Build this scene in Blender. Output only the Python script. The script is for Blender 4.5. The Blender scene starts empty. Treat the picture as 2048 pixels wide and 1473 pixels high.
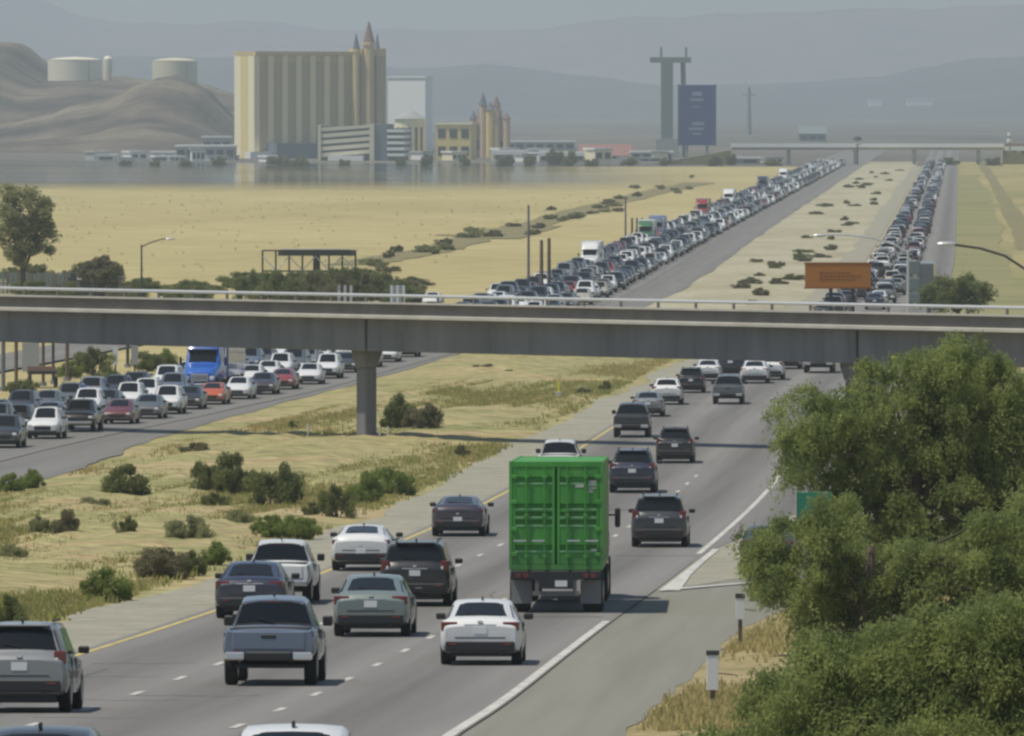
import bpy, bmesh, math, random
import numpy as np
from mathutils import Vector, Matrix, Euler

random.seed(7)
RNG = np.random.default_rng(11)
S = bpy.context.scene
COL = S.collection
PI = math.pi

# ------------------------------------------------------------------ camera
K = 2.68                        # depth unit: layout depths below are given in units of K metres
F = 6800.0 * K                  # focal length in photograph pixels (2048 wide): a long telephoto
CZ = 20.0                       # camera height above the valley floor
HOR = 205.0                     # photograph row of the true horizon
cam_d = bpy.data.cameras.new('camera')
cam = bpy.data.objects.new('camera', cam_d)
COL.objects.link(cam)
cam_d.sensor_fit = 'HORIZONTAL'
cam_d.sensor_width = 36.0
cam_d.lens = 36.0 * F / 2048.0
cam_d.clip_start = 1.0
cam_d.clip_end = 60000.0
cam.location = (0, 0, CZ)
cam.rotation_euler = (PI / 2 - math.atan((736.5 - HOR) / F), 0, 0)
S.camera = cam

# ------------------------------------------------------------------ sky, sun, exposure
SUN_EL = math.radians(66)
SUN_AZ = math.radians(-108)      # measured from +Y (view direction) towards +X
w = bpy.data.worlds.new('World')
S.world = w
w.use_nodes = True
wn = w.node_tree.nodes
wl = w.node_tree.links
bg = wn['Background']
sky = wn.new('ShaderNodeTexSky')
sky.sky_type = 'NISHITA'
sky.sun_disc = False
sky.sun_elevation = SUN_EL
sky.sun_rotation = SUN_AZ
sky.altitude = 800
sky.air_density = 1.0
sky.dust_density = 0.8
sky.ozone_density = 1.6
wl.new(sky.outputs[0], bg.inputs[0])
bg.inputs[1].default_value = 0.085
sun_d = bpy.data.lights.new('sun', 'SUN')
sun_d.energy = 3.6
sun_d.angle = math.radians(0.6)
sun_d.color = (1.0, 0.93, 0.80)
sun = bpy.data.objects.new('sun', sun_d)
COL.objects.link(sun)
sd = Vector((math.cos(SUN_EL) * math.sin(SUN_AZ), math.cos(SUN_EL) * math.cos(SUN_AZ), math.sin(SUN_EL)))
sun.rotation_euler = sd.to_track_quat('Z', 'Y').to_euler()
sun.location = (0, 0, 300)
vs = S.view_settings
vs.view_transform = 'Standard'
vs.look = 'None'
vs.exposure = 0.25
vs.gamma = 1.0
vs.use_curve_mapping = False
S.render.engine = 'CYCLES'
cy = S.cycles
cy.use_denoising = True
cy.max_bounces = 6
cy.diffuse_bounces = 3
cy.glossy_bounces = 3
cy.transmission_bounces = 4
cy.transparent_max_bounces = 12
cy.volume_bounces = 1
cy.filter_width = 2.6
cy.caustics_reflective = False
cy.caustics_refractive = False

# ------------------------------------------------------------------ layout helpers
def gz(y):
    y = y / K
    if y >= 60:
        return 7.2 * math.exp(-(y - 76) / 75.0)
    z0 = 7.2 * math.exp(16 / 75.0)
    t = 60 - y
    return z0 + 0.06 * t + 0.059 * 12 * (1 - math.exp(-t / 12.0))

def slope(y):
    return (gz(y + 0.5) - gz(y - 0.5))

def wx(px, Y):
    return (px - 1024) * Y / F

def wz(py, Y):
    return CZ - (py - HOR) * Y / F

def at(px, py, Y):
    return Vector((wx(px, Y), Y, wz(py, Y)))

def gy(py):
    """depth at which the ground shows at photograph row py"""
    a, b = 25.0 * K, 22000.0
    y = a
    while y < b and wz(py, y) > gz(y):
        y *= 1.01
    a, b = y / 1.01, y
    for _ in range(30):
        m = (a + b) / 2
        if wz(py, m) > gz(m):
            a = m
        else:
            b = m
    return a

def curve(pts):
    P = sorted(pts)
    n = len(P)
    m = []
    for i in range(n):
        if i == 0:
            m.append((P[1][1] - P[0][1]) / (P[1][0] - P[0][0]))
        elif i == n - 1:
            m.append((P[-1][1] - P[-2][1]) / (P[-1][0] - P[-2][0]))
        else:
            m.append((P[i + 1][1] - P[i - 1][1]) / (P[i + 1][0] - P[i - 1][0]))
    def f(y):
        if y <= P[0][0]:
            return P[0][1] + m[0] * (y - P[0][0])
        if y >= P[-1][0]:
            return P[-1][1] + m[-1] * (y - P[-1][0])
        for i in range(n - 1):
            if y <= P[i + 1][0]:
                h = P[i + 1][0] - P[i][0]
                t = (y - P[i][0]) / h
                t2, t3 = t * t, t * t * t
                return ((2 * t3 - 3 * t2 + 1) * P[i][1] + (t3 - 2 * t2 + t) * h * m[i]
                        + (-2 * t3 + 3 * t2) * P[i + 1][1] + (t3 - t2) * h * m[i + 1])
    return f

def curveK(pts):
    return curve([(y * K, x) for y, x in pts])

# lateral position of the yellow median line of each carriageway
YR = curveK([(40, -14.2), (58, -12.4), (79.6, -10.35), (96, -8.35), (124, -4.15), (149.4, -0.3), (195, 6.2),
            (240, 13.6), (290, 23), (341, 32.3), (400, 41.0), (461, 49.3), (682, 78.4), (1093, 132.6), (1500, 186.2)])
YL = curveK([(120, -34), (150, -28.6), (177, -24.4), (188.3, -22.0), (200.6, -18.8), (209.2, -16.75), (217.8, -14.4), (227.5, -12.1), (235.3, -10.6), (251, -7.3), (262.4, -4.8),
             (300, 3.0), (343, 10.5), (395, 17.3), (478, 27.8), (635, 48.4), (976, 93.2), (1093, 108.6), (1500, 162.2)])
def head(f, y):
    return math.atan((f(y + 1) - f(y - 1)) / 2.0)

YS = [-60, -20, 0, 15, 25] + [30 + 2.5 * i for i in range(28)] + [100 + 5 * i for i in range(50)] + \
     [350 + 12.5 * i for i in range(32)] + [750 + 50 * i for i in range(16)]
YS = [y * K for y in YS]
YFAR = YS + [y * K for y in (1600, 1800, 2100, 2500, 3000, 4000, 5500, 7500, 8950)]

# ------------------------------------------------------------------ materials
MATS = {}
def mat(name):
    m = bpy.data.materials.new(name)
    m.use_nodes = True
    MATS[name] = m
    return m, m.node_tree.nodes, m.node_tree.links, m.node_tree.nodes['Principled BSDF']

def simple(name, col, rough=0.6, metal=0.0, spec=0.5, coat=0.0, var=0.0, scale=3.0):
    m, n, l, b = mat(name)
    b.inputs['Base Color'].default_value = (*col, 1)
    b.inputs['Roughness'].default_value = rough
    b.inputs['Metallic'].default_value = metal
    b.inputs['Specular IOR Level'].default_value = spec
    b.inputs['Coat Weight'].default_value = coat
    b.inputs['Coat Roughness'].default_value = 0.08
    if var:
        tc = n.new('ShaderNodeTexCoord')
        nz = n.new('ShaderNodeTexNoise')
        nz.inputs['Scale'].default_value = scale
        nz.inputs['Detail'].default_value = 6
        mp = n.new('ShaderNodeMapRange')
        mp.inputs[1].default_value = 0.3
        mp.inputs[2].default_value = 0.7
        mp.inputs[3].default_value = 1 - var
        mp.inputs[4].default_value = 1 + var
        mx = n.new('ShaderNodeMix')
        mx.data_type = 'RGBA'
        mx.blend_type = 'MULTIPLY'
        mx.inputs[0].default_value = 1
        mx.inputs[6].default_value = (*col, 1)
        l.new(tc.outputs['Object'], nz.inputs['Vector'])
        l.new(nz.outputs[0], mp.inputs[0])
        l.new(mp.outputs[0], mx.inputs[7])
        l.new(mx.outputs[2], b.inputs['Base Color'])
    return m

def ramp_noise(name, stops, scale, detail=8, rough=0.95, scale2=None, amt2=0.25, bump=0.0, stretch=None, rough_n=0.6):
    """ground-like material: colour ramp over a big noise, modulated by a fine one"""
    m, n, l, b = mat(name)
    tc = n.new('ShaderNodeTexCoord')
    vec = tc.outputs['Object']
    if stretch:
        mp0 = n.new('ShaderNodeMapping')
        mp0.inputs['Scale'].default_value = stretch
        l.new(vec, mp0.inputs[0])
        vec = mp0.outputs[0]
    nz = n.new('ShaderNodeTexNoise')
    nz.inputs['Scale'].default_value = scale
    nz.inputs['Detail'].default_value = detail
    nz.inputs['Roughness'].default_value = rough_n
    l.new(vec, nz.inputs['Vector'])
    cr = n.new('ShaderNodeValToRGB')
    els = cr.color_ramp.elements
    while len(els) < len(stops):
        els.new(0.5)
    for e, (p, c) in zip(els, stops):
        e.position = p
        e.color = (*c, 1)
    l.new(nz.outputs[0], cr.inputs[0])
    out = cr.outputs[0]
    if scale2:
        n2 = n.new('ShaderNodeTexNoise')
        n2.inputs['Scale'].default_value = scale2
        n2.inputs['Detail'].default_value = 6
        l.new(tc.outputs['Object'], n2.inputs['Vector'])
        mr = n.new('ShaderNodeMapRange')
        mr.inputs[1].default_value = 0.3
        mr.inputs[2].default_value = 0.7
        mr.inputs[3].default_value = 1 - amt2
        mr.inputs[4].default_value = 1 + amt2
        l.new(n2.outputs[0], mr.inputs[0])
        mx = n.new('ShaderNodeMix')
        mx.data_type = 'RGBA'
        mx.blend_type = 'MULTIPLY'
        mx.inputs[0].default_value = 1
        l.new(out, mx.inputs[6])
        l.new(mr.outputs[0], mx.inputs[7])
        out = mx.outputs[2]
        if bump:
            bp = n.new('ShaderNodeBump')
            bp.inputs['Strength'].default_value = bump
            bp.inputs['Distance'].default_value = 0.1
            l.new(n2.outputs[0], bp.inputs['Height'])
            l.new(bp.outputs[0], b.inputs['Normal'])
    l.new(out, b.inputs['Base Color'])
    b.inputs['Roughness'].default_value = rough
    b.inputs['Specular IOR Level'].default_value = 0.15
    return m

def asphalt(name, base, stripe=0.12):
    """worn asphalt: mottling, long stains and darker oil bands down each lane (uv.x = metres across)"""
    m, n, l, b = mat(name)
    uv = n.new('ShaderNodeUVMap')
    sx = n.new('ShaderNodeSeparateXYZ')
    l.new(uv.outputs[0], sx.inputs[0])
    fr = n.new('ShaderNodeMath'); fr.operation = 'MULTIPLY'; fr.inputs[1].default_value = 2 * PI / 3.7
    l.new(sx.outputs[0], fr.inputs[0])
    cs = n.new('ShaderNodeMath'); cs.operation = 'COSINE'
    l.new(fr.outputs[0], cs.inputs[0])
    mp = n.new('ShaderNodeMapping')
    mp.inputs['Scale'].default_value = (1.6, 0.022, 1)
    l.new(uv.outputs[0], mp.inputs[0])
    n1 = n.new('ShaderNodeTexNoise'); n1.inputs['Scale'].default_value = 1.0; n1.inputs['Detail'].default_value = 6
    l.new(mp.outputs[0], n1.inputs['Vector'])
    n2 = n.new('ShaderNodeTexNoise'); n2.inputs['Scale'].default_value = 6.0; n2.inputs['Detail'].default_value = 8
    l.new(uv.outputs[0], n2.inputs['Vector'])
    a = n.new('ShaderNodeMath'); a.operation = 'MULTIPLY_ADD'; a.inputs[1].default_value = stripe; a.inputs[2].default_value = 0.62
    l.new(cs.outputs[0], a.inputs[0])
    a2 = n.new('ShaderNodeMath'); a2.operation = 'MULTIPLY_ADD'; a2.inputs[1].default_value = 0.55
    l.new(n1.outputs[0], a2.inputs[0]); l.new(a.outputs[0], a2.inputs[2])
    a3 = n.new('ShaderNodeMath'); a3.operation = 'MULTIPLY_ADD'; a3.inputs[1].default_value = 0.30; 
    l.new(n2.outputs[0], a3.inputs[0]); l.new(a2.outputs[0], a3.inputs[2])
    mx = n.new('ShaderNodeMix'); mx.data_type = 'RGBA'; mx.blend_type = 'MULTIPLY'; mx.inputs[0].default_value = 1
    mx.inputs[6].default_value = (*base, 1)
    l.new(a3.outputs[0], mx.inputs[7])
    l.new(mx.outputs[2], b.inputs['Base Color'])
    b.inputs['Roughness'].default_value = 0.85
    b.inputs['Specular IOR Level'].default_value = 0.3
    return m

def leafmat(name, col, col2, trans=0.35):
    m, n, l, b = mat(name)
    oi = n.new('ShaderNodeObjectInfo')
    tc = n.new('ShaderNodeTexCoord')
    nz = n.new('ShaderNodeTexNoise')
    nz.inputs['Scale'].default_value = 1.3
    nz.inputs['Detail'].default_value = 4
    l.new(tc.outputs['Object'], nz.inputs['Vector'])
    mr = n.new('ShaderNodeMapRange')
    mr.inputs[1].default_value = 0.35
    mr.inputs[2].default_value = 0.65
    l.new(nz.outputs[0], mr.inputs[0])
    mx = n.new('ShaderNodeMix')
    mx.data_type = 'RGBA'
    mx.inputs[6].default_value = (*col, 1)
    mx.inputs[7].default_value = (*col2, 1)
    l.new(mr.outputs[0], mx.inputs[0])
    l.new(mx.outputs[2], b.inputs['Base Color'])
    b.inputs['Roughness'].default_value = 0.65
    b.inputs['Specular IOR Level'].default_value = 0.2
    tr = n.new('ShaderNodeBsdfTranslucent')
    l.new(mx.outputs[2], tr.inputs[0])
    ms = n.new('ShaderNodeMixShader')
    ms.inputs[0].default_value = trans
    l.new(b.outputs[0], ms.inputs[1])
    l.new(tr.outputs[0], ms.inputs[2])
    l.new(ms.outputs[0], n['Material Output'].inputs[0])
    return m

ramp_noise('desert', [(0.3, (0.345, 0.29, 0.135)), (0.5, (0.395, 0.335, 0.16)), (0.7, (0.43, 0.365, 0.185))], 0.014, 8, scale2=0.12, amt2=0.14, stretch=(1, 0.35, 1))
ramp_noise('median_near', [(0.30, (0.15, 0.155, 0.06)), (0.41, (0.26, 0.25, 0.105)), (0.52, (0.33, 0.29, 0.14)), (0.62, (0.37, 0.285, 0.15)), (0.74, (0.42, 0.36, 0.23))], 0.085, 9, scale2=0.9, amt2=0.38, bump=0.6, rough_n=0.72)
ramp_noise('median_far', [(0.3, (0.28, 0.25, 0.16)), (0.5, (0.37, 0.34, 0.235)), (0.7, (0.42, 0.39, 0.285))], 0.06, 6, scale2=0.7, amt2=0.14, stretch=(1, 0.3, 1))
ramp_noise('field_right', [(0.3, (0.20, 0.20, 0.085)), (0.5, (0.31, 0.265, 0.125)), (0.7, (0.37, 0.31, 0.15))], 0.03, 6, scale2=0.4, amt2=0.15, stretch=(1, 0.25, 1))
ramp_noise('roadside_near', [(0.3, (0.20, 0.18, 0.08)), (0.5, (0.31, 0.255, 0.13)), (0.7, (0.36, 0.29, 0.16))], 0.35, 6, scale2=3.0, amt2=0.3, bump=0.5)
ramp_noise('valley_scrub', [(0.3, (0.06, 0.06, 0.068)), (0.7, (0.12, 0.11, 0.112))], 0.002, 8, scale2=0.01, amt2=0.2)
ramp_noise('brush', [(0.3, (0.09, 0.09, 0.08)), (0.5, (0.13, 0.12, 0.105)), (0.7, (0.19, 0.165, 0.14))], 0.006, 6, stretch=(1, .25, 1))
ramp_noise('verge_green', [(0.35, (0.19, 0.195, 0.09)), (0.65, (0.28, 0.25, 0.12))], 0.05, 7)
ramp_noise('track_dirt', [(0.3, (0.16, 0.145, 0.07)), (0.6, (0.24, 0.21, 0.11))], 0.2, 5, scale2=1.0, amt2=0.2)
ramp_noise('gravel_shoulder', [(0.3, (0.25, 0.24, 0.185)), (0.6, (0.32, 0.305, 0.24))], 0.4, 6, scale2=3.0, amt2=0.12)
ramp_noise('hill_rock', [(0.34, (0.04, 0.035, 0.033)), (0.48, (0.10, 0.083, 0.07)), (0.64, (0.21, 0.175, 0.13))], 0.011, 9, scale2=0.05, amt2=0.2, bump=0.3, rough_n=0.65)
ramp_noise('mountain_rock', [(0.3, (0.17, 0.12, 0.12)), (0.7, (0.30, 0.215, 0.20))], 0.0016, 10, scale2=0.006, amt2=0.25, rough_n=0.7)
asphalt('asphalt', (0.168, 0.16, 0.15), 0.19)
asphalt('asphalt_left', (0.17, 0.163, 0.152), 0.05)
asphalt('ramp_concrete', (0.205, 0.20, 0.165), 0.0)
ramp_noise('paint_white', [(0.36, (0.20, 0.195, 0.185)), (0.46, (0.50, 0.49, 0.45)), (0.7, (0.64, 0.63, 0.58))], 1.8, 8, rough=.7, rough_n=.75)
ramp_noise('paint_yellow', [(0.36, (0.20, 0.19, 0.16)), (0.46, (0.50, 0.41, 0.15)), (0.7, (0.64, 0.52, 0.18))], 1.6, 8, rough=.7, rough_n=.75)
simple('tar', (0.075, 0.073, 0.07), 0.8)
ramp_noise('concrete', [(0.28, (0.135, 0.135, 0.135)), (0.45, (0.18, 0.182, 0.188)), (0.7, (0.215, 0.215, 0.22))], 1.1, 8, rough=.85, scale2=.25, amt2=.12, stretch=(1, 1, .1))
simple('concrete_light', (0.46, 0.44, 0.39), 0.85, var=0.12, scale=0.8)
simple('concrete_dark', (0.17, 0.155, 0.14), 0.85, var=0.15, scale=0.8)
simple('flap_grey', (0.22, 0.22, 0.21), 0.8)
simple('galv', (0.60, 0.61, 0.60), 0.45, metal=0.5)
simple('steel_dark', (0.06, 0.06, 0.06), 0.55, metal=0.3)
simple('wood_pole', (0.14, 0.105, 0.075), 0.9, var=0.2)
simple('bark', (0.085, 0.065, 0.045), 0.9, var=0.25)
simple('glass', (0.010, 0.012, 0.014), 0.07, spec=0.42)
simple('tyre', (0.012, 0.012, 0.012), 0.85)
simple('rim', (0.35, 0.35, 0.36), 0.35, metal=0.8)
simple('trim', (0.018, 0.018, 0.019), 0.55)
simple('chrome', (0.7, 0.7, 0.7), 0.2, metal=0.9)
simple('tail_red', (0.13, 0.010, 0.010), 0.2, spec=0.6, coat=0.5)
simple('lamp_clear', (0.75, 0.75, 0.72), 0.12, spec=0.7, coat=0.5)
simple('plate', (0.72, 0.72, 0.70), 0.5)
PAINT = {
    'white': (0.74, 0.74, 0.72), 'black': (0.012, 0.012, 0.014), 'silver': (0.25, 0.26, 0.258), 'grey': (0.13, 0.145, 0.15),
    'dark grey': (0.042, 0.046, 0.05), 'steel blue': (0.15, 0.185, 0.245), 'navy': (0.016, 0.021, 0.05), 'blue': (0.025, 0.12, 0.48),
    'red': (0.26, 0.03, 0.03), 'maroon': (0.14, 0.022, 0.032), 'orange': (0.52, 0.095, 0.016), 'green': (0.055, 0.16, 0.07),
    'plum': (0.038, 0.032, 0.05), 'beige': (0.42, 0.38, 0.30), 'sage': (0.20, 0.245, 0.225),
}
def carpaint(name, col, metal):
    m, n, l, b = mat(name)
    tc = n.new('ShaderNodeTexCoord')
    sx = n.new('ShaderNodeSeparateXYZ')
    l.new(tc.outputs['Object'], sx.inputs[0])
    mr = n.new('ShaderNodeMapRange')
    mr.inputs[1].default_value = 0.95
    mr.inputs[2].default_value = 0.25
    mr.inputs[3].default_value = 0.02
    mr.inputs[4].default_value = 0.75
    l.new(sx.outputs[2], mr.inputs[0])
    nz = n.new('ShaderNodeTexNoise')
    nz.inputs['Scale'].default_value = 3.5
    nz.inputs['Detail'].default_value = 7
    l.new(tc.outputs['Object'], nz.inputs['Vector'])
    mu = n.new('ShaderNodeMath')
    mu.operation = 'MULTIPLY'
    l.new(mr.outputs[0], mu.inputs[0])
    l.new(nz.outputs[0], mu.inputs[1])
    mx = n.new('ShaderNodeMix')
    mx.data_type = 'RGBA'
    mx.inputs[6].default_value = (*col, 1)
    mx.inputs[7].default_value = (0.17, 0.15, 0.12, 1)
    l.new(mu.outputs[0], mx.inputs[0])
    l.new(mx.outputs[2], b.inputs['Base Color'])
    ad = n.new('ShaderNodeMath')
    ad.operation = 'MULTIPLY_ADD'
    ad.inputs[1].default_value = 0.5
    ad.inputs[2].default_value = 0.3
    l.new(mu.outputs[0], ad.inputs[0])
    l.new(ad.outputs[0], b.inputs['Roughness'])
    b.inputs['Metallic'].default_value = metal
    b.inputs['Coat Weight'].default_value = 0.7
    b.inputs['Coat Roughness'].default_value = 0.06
for k, c in PAINT.items():
    carpaint('paint ' + k, c, 0.25 if k in ('silver', 'grey', 'steel blue', 'dark grey', 'sage') else 0.0)
leafmat('leaf_pepper', (0.17, 0.22, 0.075), (0.40, 0.45, 0.16), 0.62)
leafmat('leaf_olive', (0.155, 0.18, 0.068), (0.235, 0.255, 0.095), 0.55)
leafmat('leaf_bright', (0.19, 0.25, 0.06), (0.27, 0.32, 0.09), 0.55)
leafmat('leaf_grey', (0.25, 0.265, 0.13), (0.34, 0.335, 0.165), 0.45)
leafmat('leaf_dull', (0.16, 0.155, 0.085), (0.24, 0.215, 0.115), 0.45)
leafmat('grass_dry', (0.42, 0.37, 0.15), (0.48, 0.39, 0.18), 0.45)
leafmat('grass_green', (0.24, 0.27, 0.08), (0.34, 0.33, 0.11), 0.45)

# ------------------------------------------------------------------ mesh helpers
class MB:
    def __init__(self):
        self.v, self.f, self.mi, self.uv = [], [], [], None
    def add(self, vs_, fs_, mi=0):
        o = len(self.v)
        self.v += [tuple(p) for p in vs_]
        self.f += [tuple(i + o for i in q) for q in fs_]
        self.mi += [mi] * len(fs_)
        return self
    def box(self, x0, x1, y0, y1, z0, z1, bev=0.0, mi=0):
        if bev > 0:
            b = min(bev, (x1 - x0) / 2.01, (y1 - y0) / 2.01, (z1 - z0) / 2.01)
            bm = bmesh.new()
            bmesh.ops.create_cube(bm, size=1)
            for v in bm.verts:
                v.co = ((x0 + x1) / 2 + v.co.x * (x1 - x0), (y0 + y1) / 2 + v.co.y * (y1 - y0), (z0 + z1) / 2 + v.co.z * (z1 - z0))
            bmesh.ops.bevel(bm, geom=bm.edges[:], offset=b, segments=1, affect='EDGES', profile=0.5)
            bm.verts.index_update()
            self.add([v.co[:] for v in bm.verts], [[v.index for v in f.verts] for f in bm.faces], mi)
            bm.free()
            return self
        p = [(x0, y0, z0), (x1, y0, z0), (x1, y1, z0), (x0, y1, z0), (x0, y0, z1), (x1, y0, z1), (x1, y1, z1), (x0, y1, z1)]
        return self.add(p, [(0, 3, 2, 1), (4, 5, 6, 7), (0, 1, 5, 4), (1, 2, 6, 5), (2, 3, 7, 6), (3, 0, 4, 7)], mi)
    def tube(self, pts, r, seg=8, mi=0, cap=True):
        pts = [Vector(p) for p in pts]
        rs = r if isinstance(r, (list, tuple)) else [r] * len(pts)
        vs_, fs_ = [], []
        for i, p in enumerate(pts):
            d = (pts[min(i + 1, len(pts) - 1)] - pts[max(i - 1, 0)]).normalized()
            up = Vector((0, 0, 1)) if abs(d.z) < 0.95 else Vector((1, 0, 0))
            a = d.cross(up).normalized()
            b = d.cross(a).normalized()
            for k in range(seg):
                t = 2 * PI * k / seg
                vs_.append(p + (a * math.cos(t) + b * math.sin(t)) * rs[i])
        for i in range(len(pts) - 1):
            for k in range(seg):
                k2 = (k + 1) % seg
                fs_.append((i * seg + k, i * seg + k2, (i + 1) * seg + k2, (i + 1) * seg + k))
        if cap:
            fs_.append(tuple(range(seg - 1, -1, -1)))
            fs_.append(tuple((len(pts) - 1) * seg + k for k in range(seg)))
        return self.add(vs_, fs_, mi)
    def lathe(self, prof, seg=24, c=(0, 0, 0), mi=0):
        """profile of (r, z) turned round the z axis"""
        vs_, fs_ = [], []
        for r, z in prof:
            for k in range(seg):
                t = 2 * PI * k / seg
                vs_.append((c[0] + r * math.cos(t), c[1] + r * math.sin(t), c[2] + z))
        for i in range(len(prof) - 1):
            for k in range(seg):
                k2 = (k + 1) % seg
                fs_.append((i * seg + k, i * seg + k2, (i + 1) * seg + k2, (i + 1) * seg + k))
        fs_.append(tuple(range(seg - 1, -1, -1)))
        fs_.append(tuple((len(prof) - 1) * seg + k for k in range(seg)))
        return self.add(vs_, fs_, mi)
    def mesh(self, name, mats, smooth=False):
        me = bpy.data.meshes.new(name)
        me.from_pydata(self.v, [], self.f)
        for m in mats:
            me.materials.append(MATS[m] if m else None)
        if len(mats) > 1:
            me.polygons.foreach_set('material_index', self.mi)
        if smooth:
            me.polygons.foreach_set('use_smooth', [True] * len(me.polygons))
            if smooth != 'all':
                me.set_sharp_from_angle(angle=math.radians(smooth if smooth is not True else 38))
        me.update()
        return me

def ob(name, me, parent=None, loc=None, rot=None):
    o = bpy.data.objects.new(name, me)
    COL.objects.link(o)
    if parent:
        o.parent = parent
    if loc is not None:
        o.location = loc
    if rot is not None:
        o.rotation_euler = rot
    return o

def tag(o, label=None, cat=None, group=None, kind=None):
    if label:
        o['label'] = label
    if cat:
        o['category'] = cat
    if group:
        o['group'] = group
    if kind:
        o['kind'] = kind
    return o

def thing(name, label, cat, loc=(0, 0, 0), rot=(0, 0, 0), group=None):
    return tag(ob(name, None, None, loc, rot), label, cat, group)

def part(parent, name, mb, m, smooth=False, label=None):
    o = ob(name, mb.mesh(name, [m] if isinstance(m, str) else m, smooth), parent)
    if label:
        o['label'] = label
    return o

ORD = ['first', 'second', 'third', 'fourth', 'fifth', 'sixth', 'seventh', 'eighth', 'ninth', 'tenth', 'eleventh', 'twelfth', 'thirteenth',
       'fourteenth', 'fifteenth', 'sixteenth', 'seventeenth', 'eighteenth', 'nineteenth', 'twentieth']
def ordw(i):
    if i < 20:
        return ORD[i]
    t = {2: 'twenty', 3: 'thirty', 4: 'forty', 5: 'fifty'}[(i + 1) // 10]
    u = (i + 1) % 10
    return (t[:-1] + 'ieth') if u == 0 else t + '-' + ORD[u - 1]

def strip(name, fl, fr, ys, dz, m, n=1, parent=None, uvx=None, relief=0.0, seed=0):
    """a sheet between lateral curves fl and fr that follows the ground"""
    vs_, fs_, uv = [], [], []
    rr = np.random.default_rng(seed)
    acc = 0
    for i, y in enumerate(ys):
        a, b = fl(y), fr(y)
        for k in range(n + 1):
            t = k / n
            x = a + (b - a) * t
            z = gz(y) + dz
            if relief and 0 < k < n:
                z += relief * (0.5 + 0.5 * math.sin(x * 0.31 + seed) * math.sin(y * 0.05 + seed * 2) + rr.uniform(-0.3, 0.3)) * math.sin(PI * t)
            vs_.append((x, y, z))
            uv.append((x - (uvx(y) if uvx else 0), y))
    for i in range(len(ys) - 1):
        for k in range(n):
            q = i * (n + 1) + k
            fs_.append((q, q + 1, q + n + 2, q + n + 1))
    me = bpy.data.meshes.new(name)
    me.from_pydata(vs_, [], fs_)
    me.materials.append(MATS[m])
    ul = me.uv_layers.new(name='UVMap')
    for lp in me.loops:
        ul.data[lp.index].uv = uv[lp.vertex_index]
    if relief:
        me.polygons.foreach_set('use_smooth', [True] * len(me.polygons))
    o = ob(name, me, parent)
    if not parent:
        o['kind'] = 'structure'
    return o

def fine(a, b, step=2.0):
    n = int((min(b, 330) - a) * K / step)
    r = [a * K + i * step for i in range(n)]
    return r + [y for y in YS if r[-1] + 1 < y < b * K - .5] + [b * K]

def rag(seed, amp):
    rr = np.random.default_rng(seed)
    a = rr.normal(size=4000)
    a = np.convolve(a, [.2, .5, 1, .5, .2], 'same')
    def f(y):
        i = int(y / 2.0)
        return amp * a[i % 4000]
    return f

def ysub(a, b):
    a, b = a * K, b * K
    r = [y for y in YS if a + .5 < y < b - .5]
    return [a] + r + [b]

# ================================================================== SETTING
XW = 4400.0
g0 = strip('ground', lambda y: -XW, lambda y: XW, YFAR, -0.05, 'desert')
o_ = lambda f, d: (lambda y: f(y) + d)
EDGE = 11.3                                               # yellow line to right edge line
strip('sandy_field', lambda y: YR(y) + 17.5 - 7.5 * min(1.0, max(0.0, (y / K - 270) / 60)), lambda y: max(900, YR(y) + 700), ysub(150, 1140), 0.0, 'field_right')
RR = curveK([(30, 1.2), (57, 1.9), (67, 3.05), (90, 6.2), (104, 9.8), (120, 15.5), (140, 24), (150, 29)])
strip('roadside_verge', lambda y: RR(y) - .4, lambda y: YR(y) + 60, ysub(30, 150), 0.098, 'roadside_near', n=12, relief=0.25, seed=3)
SHW = curveK([(110, 6.5), (150, 6), (184, 4), (205, 2.0), (235, 1.4), (270, 1.2), (300, 3), (343, 5.2), (600, 5.2), (1500, 5)])
med = strip('median', lambda y: YL(y) + SHW(y) - .7, o_(YR, -2.5), ysub(30, 262), 0.05, 'median_near', n=24, relief=0.45, seed=5)
strip('median_beyond_bridge', lambda y: YL(y) + SHW(y) - .7, o_(YR, -2.5), ysub(262, 1140), 0.05, 'median_far', n=10, relief=0.25, seed=9)
RG1, RG2, RG3 = rag(1, .12), rag(2, .08), rag(3, .05)
strip('shoulder', lambda y: YR(y) - 3.2 - 0.9 * math.exp(-((y / K - 165) / 35) ** 2) - 0.35 * math.sin(y * 0.08) - 0.2 * math.sin(y * .2) + RG1(y), o_(YR, 0.3), fine(30, 1060), 0.11, 'gravel_shoulder')
strip('left_shoulder', lambda y: YL(y) - 1, lambda y: YL(y) + SHW(y) + 0.2 * math.sin(y * 0.06) + RG2(y), fine(110, 1500), 0.10, 'asphalt_left', uvx=YL)
road = strip('northbound_carriageway', o_(YR, -0.35), lambda y: YR(y) + 11.3 + (0.3 if y / K < 119 else 0.3 + min(2.6, (y / K - 119) * 0.1)) - 3.4 * min(1.0, max(0.0, (y / K - 270) / 60)), ysub(30, 1500), 0.13, 'asphalt', n=6, uvx=YR)
strip('southbound_carriageway', o_(YL, -12.6), o_(YL, 0.5), ysub(110, 1500), 0.13, 'asphalt_left', n=4, uvx=YL)
strip('frontage_road', o_(YL, -34), o_(YL, -27), ysub(170, 300), 0.1, 'asphalt_left', n=2, uvx=YL)
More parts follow.
